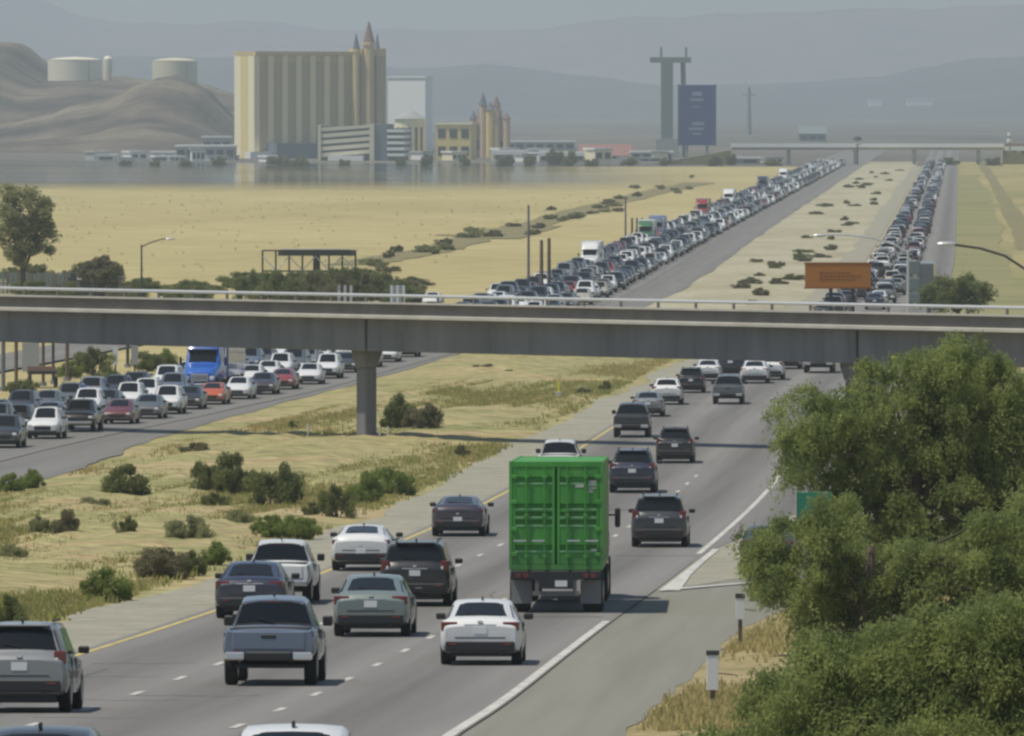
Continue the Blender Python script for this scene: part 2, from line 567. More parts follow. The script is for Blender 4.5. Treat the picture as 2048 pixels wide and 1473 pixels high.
# entrance ramp that joins from the right, pale worn pavement
RL = lambda y: YR(y) + 11.62
strip('entrance_ramp', RL, lambda y: RR(y) + RG3(y), fine(30, 104), 0.11, 'ramp_concrete', n=2, uvx=YR)
strip('entrance_ramp_upper', lambda y: YR(y) + 11.62 + (y / K - 103.5) * 0.42, RR, ysub(104, 150), 0.11, 'ramp_concrete', n=2, uvx=YR)
strip('gore_area', lambda y: YR(y) + 11.62, lambda y: YR(y) + 11.7 + (y / K - 103.5) * 0.40, ysub(104, 150), 0.118, 'gravel_shoulder')

def line(name, f, wd, a, b, m, dz=0.138):
    return strip(name, lambda y: f(y) - wd / 2, lambda y: f(y) + wd / 2, ysub(a, b), dz, m, parent=road)
line('yellow_edge_line', YR, 0.17, 30, 1060, 'paint_yellow')
line('white_edge_line', lambda y: YR(y) + EDGE + 0.15, 0.21, 30, 92, 'paint_white')
line('white_edge_line', lambda y: YR(y) + EDGE + 0.15, 0.20, 119, 262, 'paint_white')
gl = strip('gore_line', lambda y: YR(y) + 11.75, lambda y: YR(y) + 11.75 + 0.25 + 0.045 * max(0, 112 - y / K), ysub(103.5, 121), 0.142, 'paint_white', parent=road)
def gorecross():
    # the second leg of the gore mark, along the ramp
    a, b = Vector((YR(103.6 * K) + 11.8, 103.6 * K, 0)), Vector((wx(1500, 106.5 * K), 106.6 * K, 0))
    vs_ = []
    for p, hw in ((a, 0.9), ((a + b) / 2, 0.6), (b, 0.5)):
        for s in (-1, 1):
            vs_.append((p.x, p.y + s * hw, gz(p.y + s * hw) + 0.148))
    mb = MB().add(vs_, [(0, 2, 3, 1), (2, 4, 5, 3)])
    part(road, 'gore_line', mb, 'paint_white')
gorecross()
dash_i = 0
for row in (1, 2):
    for k in range(24):
        y = (53.9 + 4.55 * k + (0.3 if row == 1 else 0)) * K
        x0 = lambda yy, r=row: YR(yy) + EDGE / 3 * r + 0.12 * (1 if r == 1 else 0)
        strip('lane_dash', lambda yy: x0(yy) - 0.075, lambda yy: x0(yy) + 0.075, [y, y + 2.9], 0.139, 'paint_white', parent=road)
# repair seams across the lanes
for y, a, b in ((93.5, 7.6, 11.2), (118, 7.6, 11.5), (140, 3.7, 7.3)):
    strip('tar_seam', lambda yy: YR(yy) + a, lambda yy: YR(yy) + b, [y * K, y * K + 0.35], 0.137, 'tar', parent=road)

strip('brush_plain', lambda y: -4300, lambda y: 4300, ysub(1060, 8900), -0.025, 'brush')
rc = random.Random(5)
for k in range(30):
    y = rc.uniform(54, 150) * K
    a = rc.uniform(.3, 8.0)
    n_ = rc.randint(4, 8)
    along = rc.random() < .5
    vs_, fs_ = [], []
    x_, yy = YR(y) + a, y
    for q in range(n_):
        hw_ = rc.uniform(.015, .03)
        if along:
            vs_ += [(x_ - hw_, yy, gz(yy) + .1345), (x_ + hw_, yy, gz(yy) + .1345)]
            yy += rc.uniform(2.0, 4.5)
            x_ += rc.uniform(-.12, .22)
        else:
            hw_ *= 2.5
            vs_ += [(x_, yy - hw_, gz(yy) + .1345), (x_, yy + hw_, gz(yy) + .1345)]
            x_ += rc.uniform(.3, .55)
            yy += rc.uniform(-.8, .8)
        if q:
            fs_.append((2 * q - 2, 2 * q - 1, 2 * q + 1, 2 * q))
    part(road, 'tar_seam', MB().add(vs_, fs_), 'tar')
# dirt tracks
def path_strip(name, pts, wd, m, dz=0.03):
    P = []
    for i in range(len(pts) - 1):
        for k in range(8):
            t = k / 8
            P.append(((pts[i][0] * (1 - t) + pts[i + 1][0] * t), (pts[i][1] * (1 - t) + pts[i + 1][1] * t)))
    P.append(pts[-1])
    vs_, fs_ = [], []
    for i, (px, py) in enumerate(P):
        Y = gy(py)
        x = wx(px, Y)
        ww = wd * (0.75 + 0.5 * random.random())
        vs_ += [(x - ww / 2, Y, gz(Y) + dz), (x + ww / 2, Y, gz(Y) + dz)]
        if i:
            q = 2 * i
            fs_.append((q - 2, q - 1, q + 1, q))
    o = ob(name, MB().add(vs_, fs_).mesh(name, [m]))
    o['kind'] = 'structure'
path_strip('dirt_track', [(700, 530), (870, 500), (960, 472), (1080, 446), (1200, 412), (1310, 384), (1400, 366)], 7, 'track_dirt')
path_strip('dirt_track_branch', [(890, 470), (1010, 478), (1100, 452)], 4, 'track_dirt', 0.05)
path_strip('dirt_track_right', [(2060, 500), (2020, 420), (1985, 360), (1962, 325)], 3.0, 'track_dirt', 0.05)
path_strip('green_verge', [(1966, 690), (1950, 560), (1940, 480), (1930, 410), (1922, 350)], 10, 'verge_green', 0.06)

# hills and mountains: height fields with ridges
def hill(name, prof, Y, depth, m, nx=120, ny=26, rough=0.12, seed=1, crest=2.2):
    """prof: (px, py) skyline; the crest runs at depth Y and falls away on both sides"""
    ps = sorted(prof)
    f = curve(ps)
    px0, px1 = ps[0][0], ps[-1][0]
    vs_, fs_ = [], []
    rr = np.random.default_rng(seed)
    ph = rr.uniform(0, 6.28, 24)
    jp = rr.uniform(0, 6.28, 7)
    def jag(q):
        return crest * sum(math.sin(q / 70.0 * 1.9 ** k_ + jp[k_]) / 1.6 ** k_ for k_ in range(7))
    for j in range(ny + 1):
        v = j / ny * 2 - 1
        y = Y + v * depth
        for i in range(nx + 1):
            px = px0 + (px1 - px0) * i / nx
            x = wx(px, Y)
            h = max(0.0, wz(min(f(px) + jag(px), 318), Y))
            bell = max(0.0, math.cos(v * PI / 2)) ** 1.3
            nse = 0.0
            for k in range(8):
                fr = 2 ** (k * 0.75)
                nse += math.sin(x / depth * 3.1 * fr + ph[k] + 1.7 * math.sin(v * 2.3 * fr + ph[k + 8])) * math.sin(v * 2.6 * fr + ph[k + 16]) / fr ** 0.9
            z = h * bell * (1 + rough * nse * (1 - math.exp(-abs(v) * 4))) if abs(v) < 1 else 0
            vs_.append((x, y, max(z, 0) - 0.6))
    for j in range(ny):
        for i in range(nx):
            q = j * (nx + 1) + i
            fs_.append((q, q + 1, q + nx + 2, q + nx + 1))
    o = ob(name, MB().add(vs_, fs_).mesh(name, [m], 'all'))
    o['kind'] = 'structure'
    return o
hill('brown_hill', [(-700, 250), (-400, 130), (-150, 60), (0, 82), (45, 92), (95, 128), (130, 150), (220, 148), (300, 158), (390, 160), (450, 178), (520, 210), (600, 245), (760, 290), (900, 318)], 4700, 800, 'hill_rock', 260, 64, 0.34, 4, 3.5)
hill('low_hill', [(-200, 318), (0, 250), (120, 225), (240, 195), (330, 172), (400, 190), (470, 240), (540, 300), (600, 318)], 3950, 380, 'hill_rock', 200, 48, 0.34, 8, 3.5)
hill('hazy_ridge', [(-2500, 160), (-900, 150), (-200, 130), (250, 118), (420, 112), (620, 122), (800, 135), (950, 128), (1150, 150), (1300, 165), (1500, 170), (1750, 150), (1950, 120), (2200, 105), (3000, 90), (4200, 150)], 13500, 2600, 'valley_scrub', 360, 50, 0.3, 21)
hill('far_mountain', [(-3200, 100), (-1500, 20), (-400, -30), (-60, -25), (40, 4), (90, 26), (180, 52), (330, 66), (480, 55), (640, 66), (850, 72), (1050, 78), (1200, 70), (1400, 62), (1600, 55), (1800, 46), (2000, 38), (2300, 30), (3200, -10), (4800, 90)], 19800, 3500, 'mountain_rock', 400, 50, 0.26, 33)
hill('valley_rise', [(700, 318), (900, 272), (1150, 262), (1330, 262), (1550, 268), (1800, 272), (2050, 262), (2500, 255), (3000, 318)], 7000, 1100, 'valley_scrub', 120, 20, 0.25, 41)

# shimmering hot-air layer over the dry lake bed: mirrors what stands behind it at grazing angles
def shimmer():
    m, n, l, b = mat('hot_air')
    n.remove(b)
    tr = n.new('ShaderNodeBsdfTransparent')
    gg = n.new('ShaderNodeBsdfGlossy')
    gg.inputs['Roughness'].default_value = 0.06
    gg.inputs['Color'].default_value = (0.94, 0.95, 0.97, 1)
    tc = n.new('ShaderNodeTexCoord')
    sx = n.new('ShaderNodeSeparateXYZ')
    l.new(tc.outputs['Generated'], sx.inputs[0])
    mr = n.new('ShaderNodeMapRange'); mr.interpolation_type = 'SMOOTHSTEP'
    mr.inputs[1].default_value = 0.0; mr.inputs[2].default_value = 0.4
    l.new(sx.outputs[1], mr.inputs[0])
    mr2 = n.new('ShaderNodeMapRange'); mr2.interpolation_type = 'SMOOTHSTEP'
    mr2.inputs[1].default_value = 1.0; mr2.inputs[2].default_value = 0.82
    l.new(sx.outputs[0], mr2.inputs[0])
    mp = n.new('ShaderNodeMapping'); mp.inputs['Scale'].default_value = (0.012, 0.02, 1)
    l.new(tc.outputs['Object'], mp.inputs[0])
    nz = n.new('ShaderNodeTexNoise'); nz.inputs['Scale'].default_value = 1; nz.inputs['Detail'].default_value = 4
    l.new(mp.outputs[0], nz.inputs['Vector'])
    mr3 = n.new('ShaderNodeMapRange'); mr3.inputs[1].default_value = 0.3; mr3.inputs[2].default_value = 0.7
    mr3.inputs[3].default_value = 0.5; mr3.inputs[4].default_value = 1.0
    l.new(nz.outputs[0], mr3.inputs[0])
    a = n.new('ShaderNodeMath'); a.operation = 'MULTIPLY'
    l.new(mr.outputs[0], a.inputs[0]); l.new(mr2.outputs[0], a.inputs[1])
    c = n.new('ShaderNodeMath'); c.operation = 'MULTIPLY'
    l.new(a.outputs[0], c.inputs[0]); l.new(mr3.outputs[0], c.inputs[1])
    ms = n.new('ShaderNodeMixShader')
    l.new(c.outputs[0], ms.inputs[0]); l.new(tr.outputs[0], ms.inputs[1]); l.new(gg.outputs[0], ms.inputs[2])
    l.new(ms.outputs[0], n['Material Output'].inputs[0])
    mb = MB().add([(-420, 745 * K, 0.25), (62, 745 * K, 0.25), (62, 1105 * K, 0.25), (-420, 1105 * K, 0.25)], [(0, 1, 2, 3)])
    o = ob('heat_shimmer', mb.mesh('heat_shimmer', ['hot_air']))
    tag(o, 'shimmering heat mirage mirroring the buildings above the dry sand', 'mirage', kind='stuff')
shimmer()

# ================================================================== OVERPASS
def overpass():
    a = Vector((wx(-420, 194 * K), 194 * K, 0))
    b = Vector((wx(2480, 168 * K), 168 * K, 0))
    d = (b - a)
    L = d.length
    ang = math.atan2(d.y, d.x)
    t = thing('overpass_bridge', 'long grey concrete overpass bridge crossing the freeway on slim piers', 'bridge', (a.x, a.y, 0), (0, 0, ang))
    zs, zl = 6.62, 8.38          # soffit, underside of ledge
    D = 3.7
    def sx(px):                   # distance along the deck of a photograph column
        best, bt = 1e9, 0
        for i in range(2001):
            p = a + d * (i / 2000)
            e = abs(1024 + F * p.x / p.y - px)
            if e < best:
                best, bt = e, i / 2000
        return bt * L
    joints = [0, sx(-330), sx(728), sx(1709), L]
    for i in range(4):
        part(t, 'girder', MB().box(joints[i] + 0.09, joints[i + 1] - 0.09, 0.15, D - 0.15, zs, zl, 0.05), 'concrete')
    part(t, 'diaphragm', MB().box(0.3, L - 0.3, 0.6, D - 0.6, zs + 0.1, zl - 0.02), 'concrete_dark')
    # deck slab edge, near and far kerb beams, hand rails
    part(t, 'deck_slab', MB().box(0, L, -0.62, D + 0.62, zl + 0.003, zl + 0.22, 0.03), 'concrete_light')
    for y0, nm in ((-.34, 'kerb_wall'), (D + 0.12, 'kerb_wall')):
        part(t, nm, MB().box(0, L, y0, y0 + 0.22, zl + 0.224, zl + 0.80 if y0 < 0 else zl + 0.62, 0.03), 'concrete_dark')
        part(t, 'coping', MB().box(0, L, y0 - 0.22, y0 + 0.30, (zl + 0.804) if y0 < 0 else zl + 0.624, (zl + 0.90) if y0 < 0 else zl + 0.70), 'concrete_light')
    me = MB().box(-0.05, 0.05, -.30, -.18, zl + 0.904, zl + 1.20).mesh('rail_post', ['concrete_dark'])
    n = int(L / 2.6)
    for i in range(n):
        ob('rail_post', me, t, (1.0 + i * 2.6, 0, 0))
    part(t, 'hand_rail', MB().tube([(0, -.24, zl + 1.26), (L, -.24, zl + 1.26)], 0.09, 8), 'galv')
    # piers
    ux, uy = d.x / L, d.y / L
    for i, px in ((1, -330), (2, 733), (3, 1712)):
        best = 1e9
        for q in range(-300, 301):
            s_ = joints[i] + q * .02
            wx_, wy_ = a.x + ux * s_ - uy * D / 2, a.y + uy * s_ + ux * D / 2
            e = abs(1024 + F * wx_ / wy_ - px)
            if e < best:
                best, s = e, s_
        p = a + d * (s / L)
        zg = gz(p.y) - 0.3
        pr = MB()
        hw, hd = 0.36, 0.46
        pr.box(s - hw, s + hw, D / 2 - hd, D / 2 + hd, zg, zs - 0.95, 0.06)
        col = part(t, 'pier', pr, 'concrete')
        cap = MB()
        q = [(-hw, -hd, zs - 0.947), (hw, -hd, zs - 0.947), (hw, hd, zs - 0.947), (-hw, hd, zs - 0.947),
             (-.5, -.66, zs - 0.25), (.5, -.66, zs - 0.25), (.5, .66, zs - 0.25), (-.5, .66, zs - 0.25),
             (-.5, -.66, zs - 0.004), (.5, -.66, zs - 0.004), (.5, .66, zs - 0.004), (-.5, .66, zs - 0.004)]
        q = [(s + x, D / 2 + y, z) for x, y, z in q]
        cap.add(q, [(3, 2, 1, 0), (0, 1, 5, 4), (1, 2, 6, 5), (2, 3, 7, 6), (3, 0, 4, 7), (4, 5, 9, 8), (5, 6, 10, 9), (6, 7, 11, 10), (7, 4, 8, 11), (8, 9, 10, 11)])
        part(t, 'pier_cap', cap, 'concrete')
        fo = MB().box(s - .9, s + .9, D / 2 - 1.2, D / 2 + 1.2, zg, zg + 0.52, 0.05)
        part(t, 'footing', fo, 'concrete_light')
        for k in (2.1, 2.7, 3.2):
            if i == 2:
                mb = MB().tube([(s - k if k > 3 else s + k, D / 2 - 1.2, zg), (s - k if k > 3 else s + k, D / 2 - 1.2, zg + 1.15)], 0.06, 6)
                part(t, 'guard_post', mb, 'paint_white')
    # right abutment
    s = sx(1748)
    p = a + d * (s / L)
    part(t, 'abutment', MB().box(s - 0.1, s + 1.75, 0.2, D - 0.2, gz(p.y) - 0.3, zs - 0.01, 0.05), 'concrete_light')
    return t
overpass()

# ================================================================== VEHICLES
def section(st):
    y, zb, zbelt, ztop, w_, wt = st
    h = zbelt - zb
    half = [(0, zb), (w_ * 0.80, zb), (w_ * 0.955, zb + 0.05), (w_, zb + h * 0.28), (w_ * 1.0, zb + h * 0.62), (w_ * 0.975, zbelt - h * 0.07),
            (w_ * 0.945, zbelt), (wt, ztop - 0.055 * min(1, (ztop - zbelt) / 0.1)), (wt - 0.06, ztop - 0.012), (wt * 0.5, ztop + 0.012), (0, ztop + 0.02)]
    return half

def sect_at(sts, y):
    for i in range(len(sts) - 1):
        if sts[i][0] <= y <= sts[i + 1][0]:
            t = (y - sts[i][0]) / (sts[i + 1][0] - sts[i][0])
            A, B = section(sts[i]), section(sts[i + 1])
            return [(a[0] + (b[0] - a[0]) * t, a[1] + (b[1] - a[1]) * t) for a, b in zip(A, B)]

def loft_body(sts):
    mb = MB()
    n = 11
    ring = 2 * n - 2
    vs_, fs_ = [], []
    for st in sts:
        h = section(st)
        pts = h + [(-x, z) for x, z in h[-2:0:-1]]
        vs_ += [(x, st[0], z) for x, z in pts]
    for i in range(len(sts) - 1):
        for k in range(ring):
            k2 = (k + 1) % ring
            fs_.append((i * ring + k, i * ring + k2, (i + 1) * ring + k2, (i + 1) * ring + k))
    fs_.append(tuple(range(ring)))
    fs_.append(tuple((len(sts) - 1) * ring + k for k in range(ring - 1, -1, -1)))
    mb.add(vs_, fs_)
    return mb

def side_glass(sts, y0, y1, s, v0=0.10, v1=0.90, n=6, off=0.012):
    mb = MB()
    vs_, fs_ = [], []
    for i in range(n + 1):
        y = y0 + (y1 - y0) * i / n
        c = sect_at(sts, y)
        a, b = c[6], c[7]
        for v in (v0, v1):
            x, z = a[0] + (b[0] - a[0]) * v, a[1] + (b[1] - a[1]) * v
            vs_.append((s * (x + off), y, z + off * 0.3))
    for i in range(n):
        q = 2 * i
        fs_.append((q, q + 2, q + 3, q + 1) if s > 0 else (q, q + 1, q + 3, q + 2))
    return mb.add(vs_, fs_)

def screen_glass(sts, i0, t0, t1, back, ins=0.03, off=0.014):
    """glass over the sloping face between stations i0 and i0+1"""
    mb = MB()
    vs_, fs_ = [], []
    a, b = sts[i0], sts[i0 + 1]
    A, B = section(a), section(b)
    rows = 5
    ny, nz_ = (b[3] - a[3]), -(b[0] - a[0])
    if nz_ < 0:
        ny, nz_ = -ny, -nz_
    if not back:
        pass
    ln = math.hypot(ny, nz_)
    N = (0, -(b[3] - a[3]) / ln, (b[0] - a[0]) / ln)
    for r in range(rows + 1):
        t = t0 + (t1 - t0) * r / rows
        y = a[0] + (b[0] - a[0]) * t
        P = [(p[0] + (q[0] - p[0]) * t, p[1] + (q[1] - p[1]) * t) for p, q in zip(A, B)]
        wt = P[7][0] - ins
        chain = [(-wt, P[7][1] + 0.012), (-wt * 0.5, P[9][1]), (0, P[10][1]), (wt * 0.5, P[9][1]), (wt, P[7][1] + 0.012)]
        for x, z in chain:
            vs_.append((x, y + N[1] * off, z + N[2] * off))
    for r in range(rows):
        for k in range(4):
            q = r * 5 + k
            fs_.append((q, q + 1, q + 6, q + 5))
    return mb.add(vs_, fs_)

def wheel_mesh(r, wd, name='tyre'):
    mb = MB()
    seg = 18
    prof = [(-wd / 2, r * 0.62), (-wd / 2, r * 0.93), (-wd * 0.36, r), (wd * 0.36, r), (wd / 2, r * 0.93), (wd / 2, r * 0.62)]
    vs_, fs_ = [], []
    for x, q in prof:
        for k in range(seg):
            t = 2 * PI * k / seg
            vs_.append((x, q * math.cos(t), q * math.sin(t)))
    for i in range(len(prof) - 1):
        for k in range(seg):
            k2 = (k + 1) % seg
            fs_.append((i * seg + k, i * seg + k2, (i + 1) * seg + k2, (i + 1) * seg + k))
    fs_.append(tuple(range(seg - 1, -1, -1)))
    fs_.append(tuple((len(prof) - 1) * seg + k for k in range(seg)))
    return mb.add(vs_, fs_)

def rim_mesh(r, wd):
    mb = MB()
    seg = 14
    vs_ = [(-wd / 2 - .012, 0, 0)]
    for x in (-wd / 2 - .004, wd / 2 + .004):
        for k in range(seg):
            t = 2 * PI * k / seg
            vs_.append((x, r * 0.6 * math.cos(t), r * 0.6 * math.sin(t)))
    vs_.append((wd / 2 + .012, 0, 0))
    f = []
    for k in range(seg):
        k2 = (k + 1) % seg
        f += [(0, 1 + k2, 1 + k), (1 + k, 1 + k2, 1 + seg + k2, 1 + seg + k), (2 * seg + 1, 1 + seg + k, 1 + seg + k2)]
    return mb.add(vs_, f)

KINDS = {
    'sedan': dict(st=[(-2.42, .42, .84, .88, .80, .70), (-2.36, .33, .96, 1.00, .875, .74), (-2.2, .30, 1.01, 1.07, .905, .77), (-1.72, .26, 1.00, 1.09, .92, .77),
                      (-1.02, .22, .97, 1.40, .92, .66), (-.3, .2, .95, 1.46, .92, .66), (.35, .2, .94, 1.43, .92, .65), (1.2, .2, .93, 1.02, .92, .76),
                      (1.95, .22, .85, .91, .90, .72), (2.28, .28, .72, .78, .86, .66), (2.42, .38, .60, .64, .76, .56)],
                  rw=3, fw=6, r=.335, wb=(-1.40, 1.42), side=[(-1.5, -.62), (-.55, .28), (.34, 1.0)], tl=(.50, .885, .78, .99), plate=.80, mir=(.72, .98)),
    'coupe': dict(st=[(-2.30, .44, .88, .92, .80, .70), (-2.24, .34, 1.00, 1.04, .89, .74), (-2.05, .30, 1.03, 1.12, .93, .76), (-1.85, .27, 1.03, 1.15, .94, .74),
                      (-0.85, .22, .98, 1.36, .93, .63), (-.3, .2, .96, 1.39, .92, .63), (.2, .2, .95, 1.36, .92, .62), (1.1, .2, .94, 1.02, .92, .76),
                      (1.9, .22, .85, .91, .90, .72), (2.22, .28, .72, .78, .86, .66), (2.36, .38, .60, .64, .76, .56)],
                  rw=3, fw=6, r=.345, wb=(-1.35, 1.40), side=[(-1.2, -.5), (-.42, .9)], tl=(.46, .90, .84, .98), plate=.62, mir=(.62, .99)),
    'hatchback': dict(st=[(-2.18, .45, .90, .96, .80, .72), (-2.12, .36, 1.00, 1.06, .88, .78), (-2.02, .32, 1.04, 1.12, .905, .80), (-1.93, .30, 1.04, 1.16, .91, .80),
                          (-1.50, .26, 1.02, 1.50, .91, .64), (-.6, .22, .99, 1.55, .91, .64), (.3, .2, .97, 1.52, .91, .63), (1.15, .2, .95, 1.05, .91, .76),
                          (1.75, .22, .88, .94, .89, .72), (2.05, .28, .75, .80, .85, .66), (2.18, .38, .62, .66, .76, .56)],
                      rw=3, fw=6, r=.335, wb=(-1.28, 1.32), side=[(-1.7, -1.0), (-.92, .02), (.08, .98)], tl=(.60, .87, .90, 1.10), plate=.80, mir=(.70, 1.02)),
    'suv': dict(st=[(-2.42, .52, .98, 1.03, .86, .78), (-2.36, .42, 1.08, 1.12, .93, .83), (-2.28, .38, 1.11, 1.16, .945, .84), (-2.22, .36, 1.11, 1.22, .95, .84),
                    (-1.90, .34, 1.10, 1.70, .95, .66), (-1.2, .32, 1.08, 1.77, .95, .67), (.3, .3, 1.06, 1.75, .95, .67), (1.08, .3, 1.04, 1.14, .95, .80),
                    (1.9, .32, 1.0, 1.07, .93, .77), (2.28, .38, .87, .93, .88, .69), (2.42, .48, .75, .79, .78, .6)],
                rw=3, fw=6, r=.37, wb=(-1.40, 1.43), side=[(-2.05, -1.25), (-1.15, -.1), (-.02, .9)], tl=(.68, .92, .95, 1.22), plate=.92, mir=(.68, 1.12)),
    'van': dict(st=[(-2.55, .52, .98, 1.03, .88, .80), (-2.50, .40, 1.10, 1.14, .96, .86), (-2.44, .36, 1.12, 1.20, .98, .87), (-2.40, .34, 1.12, 1.26, .985, .86),
                    (-2.16, .32, 1.11, 1.76, .985, .74), (-1.3, .3, 1.09, 1.84, .985, .74), (.4, .28, 1.07, 1.80, .985, .73), (1.35, .28, 1.05, 1.16, .98, .82),
                    (2.0, .30, .98, 1.06, .95, .78), (2.42, .36, .84, .92, .90, .70), (2.55, .46, .72, .76, .80, .6)],
                rw=3, fw=6, r=.36, wb=(-1.50, 1.52), side=[(-2.3, -1.35), (-1.25, -.1), (-.02, 1.1)], tl=(.72, .95, .98, 1.30), plate=.95, mir=(.85, 1.14)),
    'pickup': dict(st=[(-2.86, .66, 1.16, 1.17, .93, .89), (-2.80, .60, 1.20, 1.21, .98, .93), (-1.02, .52, 1.20, 1.21, .99, .93), (-0.94, .5, 1.20, 1.26, .99, .86),
                       (-0.76, .47, 1.20, 1.80, .99, .68), (-0.2, .45, 1.18, 1.89, .99, .69), (.75, .44, 1.16, 1.84, .99, .69), (1.5, .44, 1.15, 1.26, .99, .82),
                       (2.35, .47, 1.11, 1.18, .98, .81), (2.72, .52, 1.00, 1.07, .94, .76), (2.86, .62, .86, .90, .86, .7)],
                   rw=3, fw=6, r=.41, wb=(-1.75, 1.85), side=[(-.78, .0), (.08, 1.25)], tl=(.86, .965, .84, 1.16), plate=.66, mir=(1.0, 1.22)),
}
PROTO = {}
def car_parts(kind):
    """list of (name, mesh, parent index, location); slot 0 of paint parts is set per object"""
    if kind in PROTO:
        return PROTO[kind]
    k = KINDS[kind]
    st = k['st']
    yb, yf = st[0][0], st[-1][0]
    W = max(s[4] for s in st)
    H = max(s[3] for s in st)
    P = []
    body = loft_body(st)
    P.append(('body', body.mesh(kind + '_body', [None], 42), None, (0, 0, 0), 'paint'))
    i = k['rw']
    P.append(('rear_window', screen_glass(st, i, 0.06 if kind != 'pickup' else 0.12, 0.90, True).mesh('rear_window', ['glass'], 'all'), None, (0, 0, 0), None))
    i = k['fw']
    P.append(('windshield', screen_glass(st, i, 0.07, 0.90, False).mesh('windshield', ['glass'], 'all'), None, (0, 0, 0), None))
    for (a, b) in k['side']:
        for s in (-1, 1):
            P.append(('side_window', side_glass(st, a, b, s).mesh('side_window', ['glass']), None, (0, 0, 0), None))
    r = k['r']
    tw = 0.235 if kind != 'pickup' else 0.27
    tm = wheel_mesh(r, tw).mesh('wheel', ['tyre'], 30)
    rm = rim_mesh(r, tw).mesh('rim', ['rim'])
    for y in k['wb']:
        for s in (-1, 1):
            P.append(('wheel', tm, None, (s * (W - tw / 2 - 0.0), y, r), None))
            P.append(('rim', rm, len(P) - 1, (0, 0, 0), None))
    # wheel arches: dark lips
    for y in k['wb']:
        for s in (-1, 1):
            mb = MB()
            seg = 12
            vs_ = []
            for q in range(seg + 1):
                t = PI * q / seg
                vs_ += [(s * (W + 0.004), y + (r + .02) * math.cos(t), r + (r + .02) * math.sin(t)), (s * (W + 0.006), y + (r + .085) * math.cos(t), r * .9 + (r + .085) * math.sin(t))]
            mb.add(vs_, [(2 * q, 2 * q + 1, 2 * q + 3, 2 * q + 2) if s < 0 else (2 * q, 2 * q + 2, 2 * q + 3, 2 * q + 1) for q in range(seg)])
            P.append(('wheel_arch', mb.mesh('wheel_arch', ['trim']), None, (0, 0, 0), None))
    x0, x1, z0, z1 = k['tl']
    for s in (-1, 1):
        xa, xb = sorted((s * x0, s * x1))
        P.append(('tail_light', MB().box(xa, xb, yb + 0.028, yb + 0.20, z0, z1, 0.025).mesh('tail_light', ['tail_red']), None, (0, 0, 0), None))
        zf = st[-1][2]
        hx = st[-1][4]
        xa, xb = sorted((s * (hx - .20), s * (hx + .06)))
        P.append(('headlight', MB().box(xa, xb, yf - 0.24, yf + 0.004, zf - 0.06, zf + 0.10, 0.03).mesh('headlight', ['lamp_clear']), None, (0, 0, 0), None))
        xa, xb = sorted((s * (W - .02), s * (W + 0.20)))
        my, mz = k['mir']
        P.append(('mirror', MB().box(xa, xb, my - 0.07, my + 0.05, mz, mz + (0.15 if kind != 'pickup' else 0.22), 0.03).mesh('mirror', ['trim']), None, (0, 0, 0), None))
    zb = st[0][1]
    a_, b_ = st[k['rw']], st[k['rw'] + 1]
    P.append(('window_seal', screen_glass(st, k['rw'], 0.02, 0.95, True, .012, .006).mesh('window_seal', ['trim'], 'all'), None, (0, 0, 0), None))
    P.append(('window_seal', screen_glass(st, k['fw'], 0.03, 0.95, False, .012, .006).mesh('window_seal', ['trim'], 'all'), None, (0, 0, 0), None))
    P.append(('brake_light', MB().box(-.17, .17, b_[0] - .035, b_[0] + .03, b_[3] - .045, b_[3] - .012, .006).mesh('brake_light', ['tail_red']), None, (0, 0, 0), None))
    P.append(('badge', MB().box(-.055, .055, yb - .008, yb + .12, k['plate'] + .17, k['plate'] + .22, .01).mesh('badge', ['chrome']), None, (0, 0, 0), None))
    P.append(('wiper', MB().tube([(.02, a_[0] + (b_[0] - a_[0]) * .10 - .03, a_[3] + (b_[3] - a_[3]) * .10 + .02), (-.34, a_[0] + (b_[0] - a_[0]) * .22 - .03, a_[3] + (b_[3] - a_[3]) * .22 + .03)], .012, 5).mesh('wiper', ['trim']), None, (0, 0, 0), None))
    P.append(('roof_antenna', MB().box(-.02, .02, st[5][0] - .5, st[5][0] - .3, st[5][3] - .01, st[5][3] + .07, .008).mesh('roof_antenna', ['trim']), None, (0, 0, 0), None))
    for s in (-1, 1):
        P.append(('reverse_light', MB().box(*sorted((s * (x0 + .02), s * (x0 + (x1 - x0) * .36))), yb + .018, yb + .19, z0 + (z1 - z0) * .12, z0 + (z1 - z0) * .5, .01).mesh('reverse_light', ['lamp_clear']), None, (0, 0, 0), None))
        P.append(('reflector', MB().box(*sorted((s * W * .58, s * W * .76)), yb - .028, yb + .05, zb + .04, zb + .085, .008).mesh('reflector', ['tail_red']), None, (0, 0, 0), None))
        if s > 0:
            P.append(('exhaust_pipe', MB().tube([(s * .48, yb - .03, zb - .12), (s * .48, yb + .3, zb - .12)], .035, 10).mesh('exhaust_pipe', ['trim']), None, (0, 0, 0), None))
        for ya, yb2 in k['side'][-2:]:
            c_ = sect_at(st, ya + .12)
            P.append(('door_handle', MB().box(*sorted((s * (c_[5][0] + .0), s * (c_[5][0] + .035))), ya + .04, ya + .24, c_[5][1] - .10, c_[5][1] - .065, .008).mesh('door_handle', [None]), None, (0, 0, 0), 'paint'))
            c_ = sect_at(st, ya)
            zz0, zz1 = c_[3][1], c_[6][1]
            P.append(('door_seam', MB().box(*sorted((s * (c_[4][0] - .03), s * (c_[4][0] + .004))), ya - .008, ya + .008, zz0, zz1 - .02).mesh('door_seam', ['trim']), None, (0, 0, 0), None))
    P.append(('license_plate', MB().box(-0.155, 0.155, yb - 0.012, yb + 0.05, k['plate'] - .08, k['plate'] + .08).mesh('license_plate', ['plate']), None, (0, 0, 0), None))
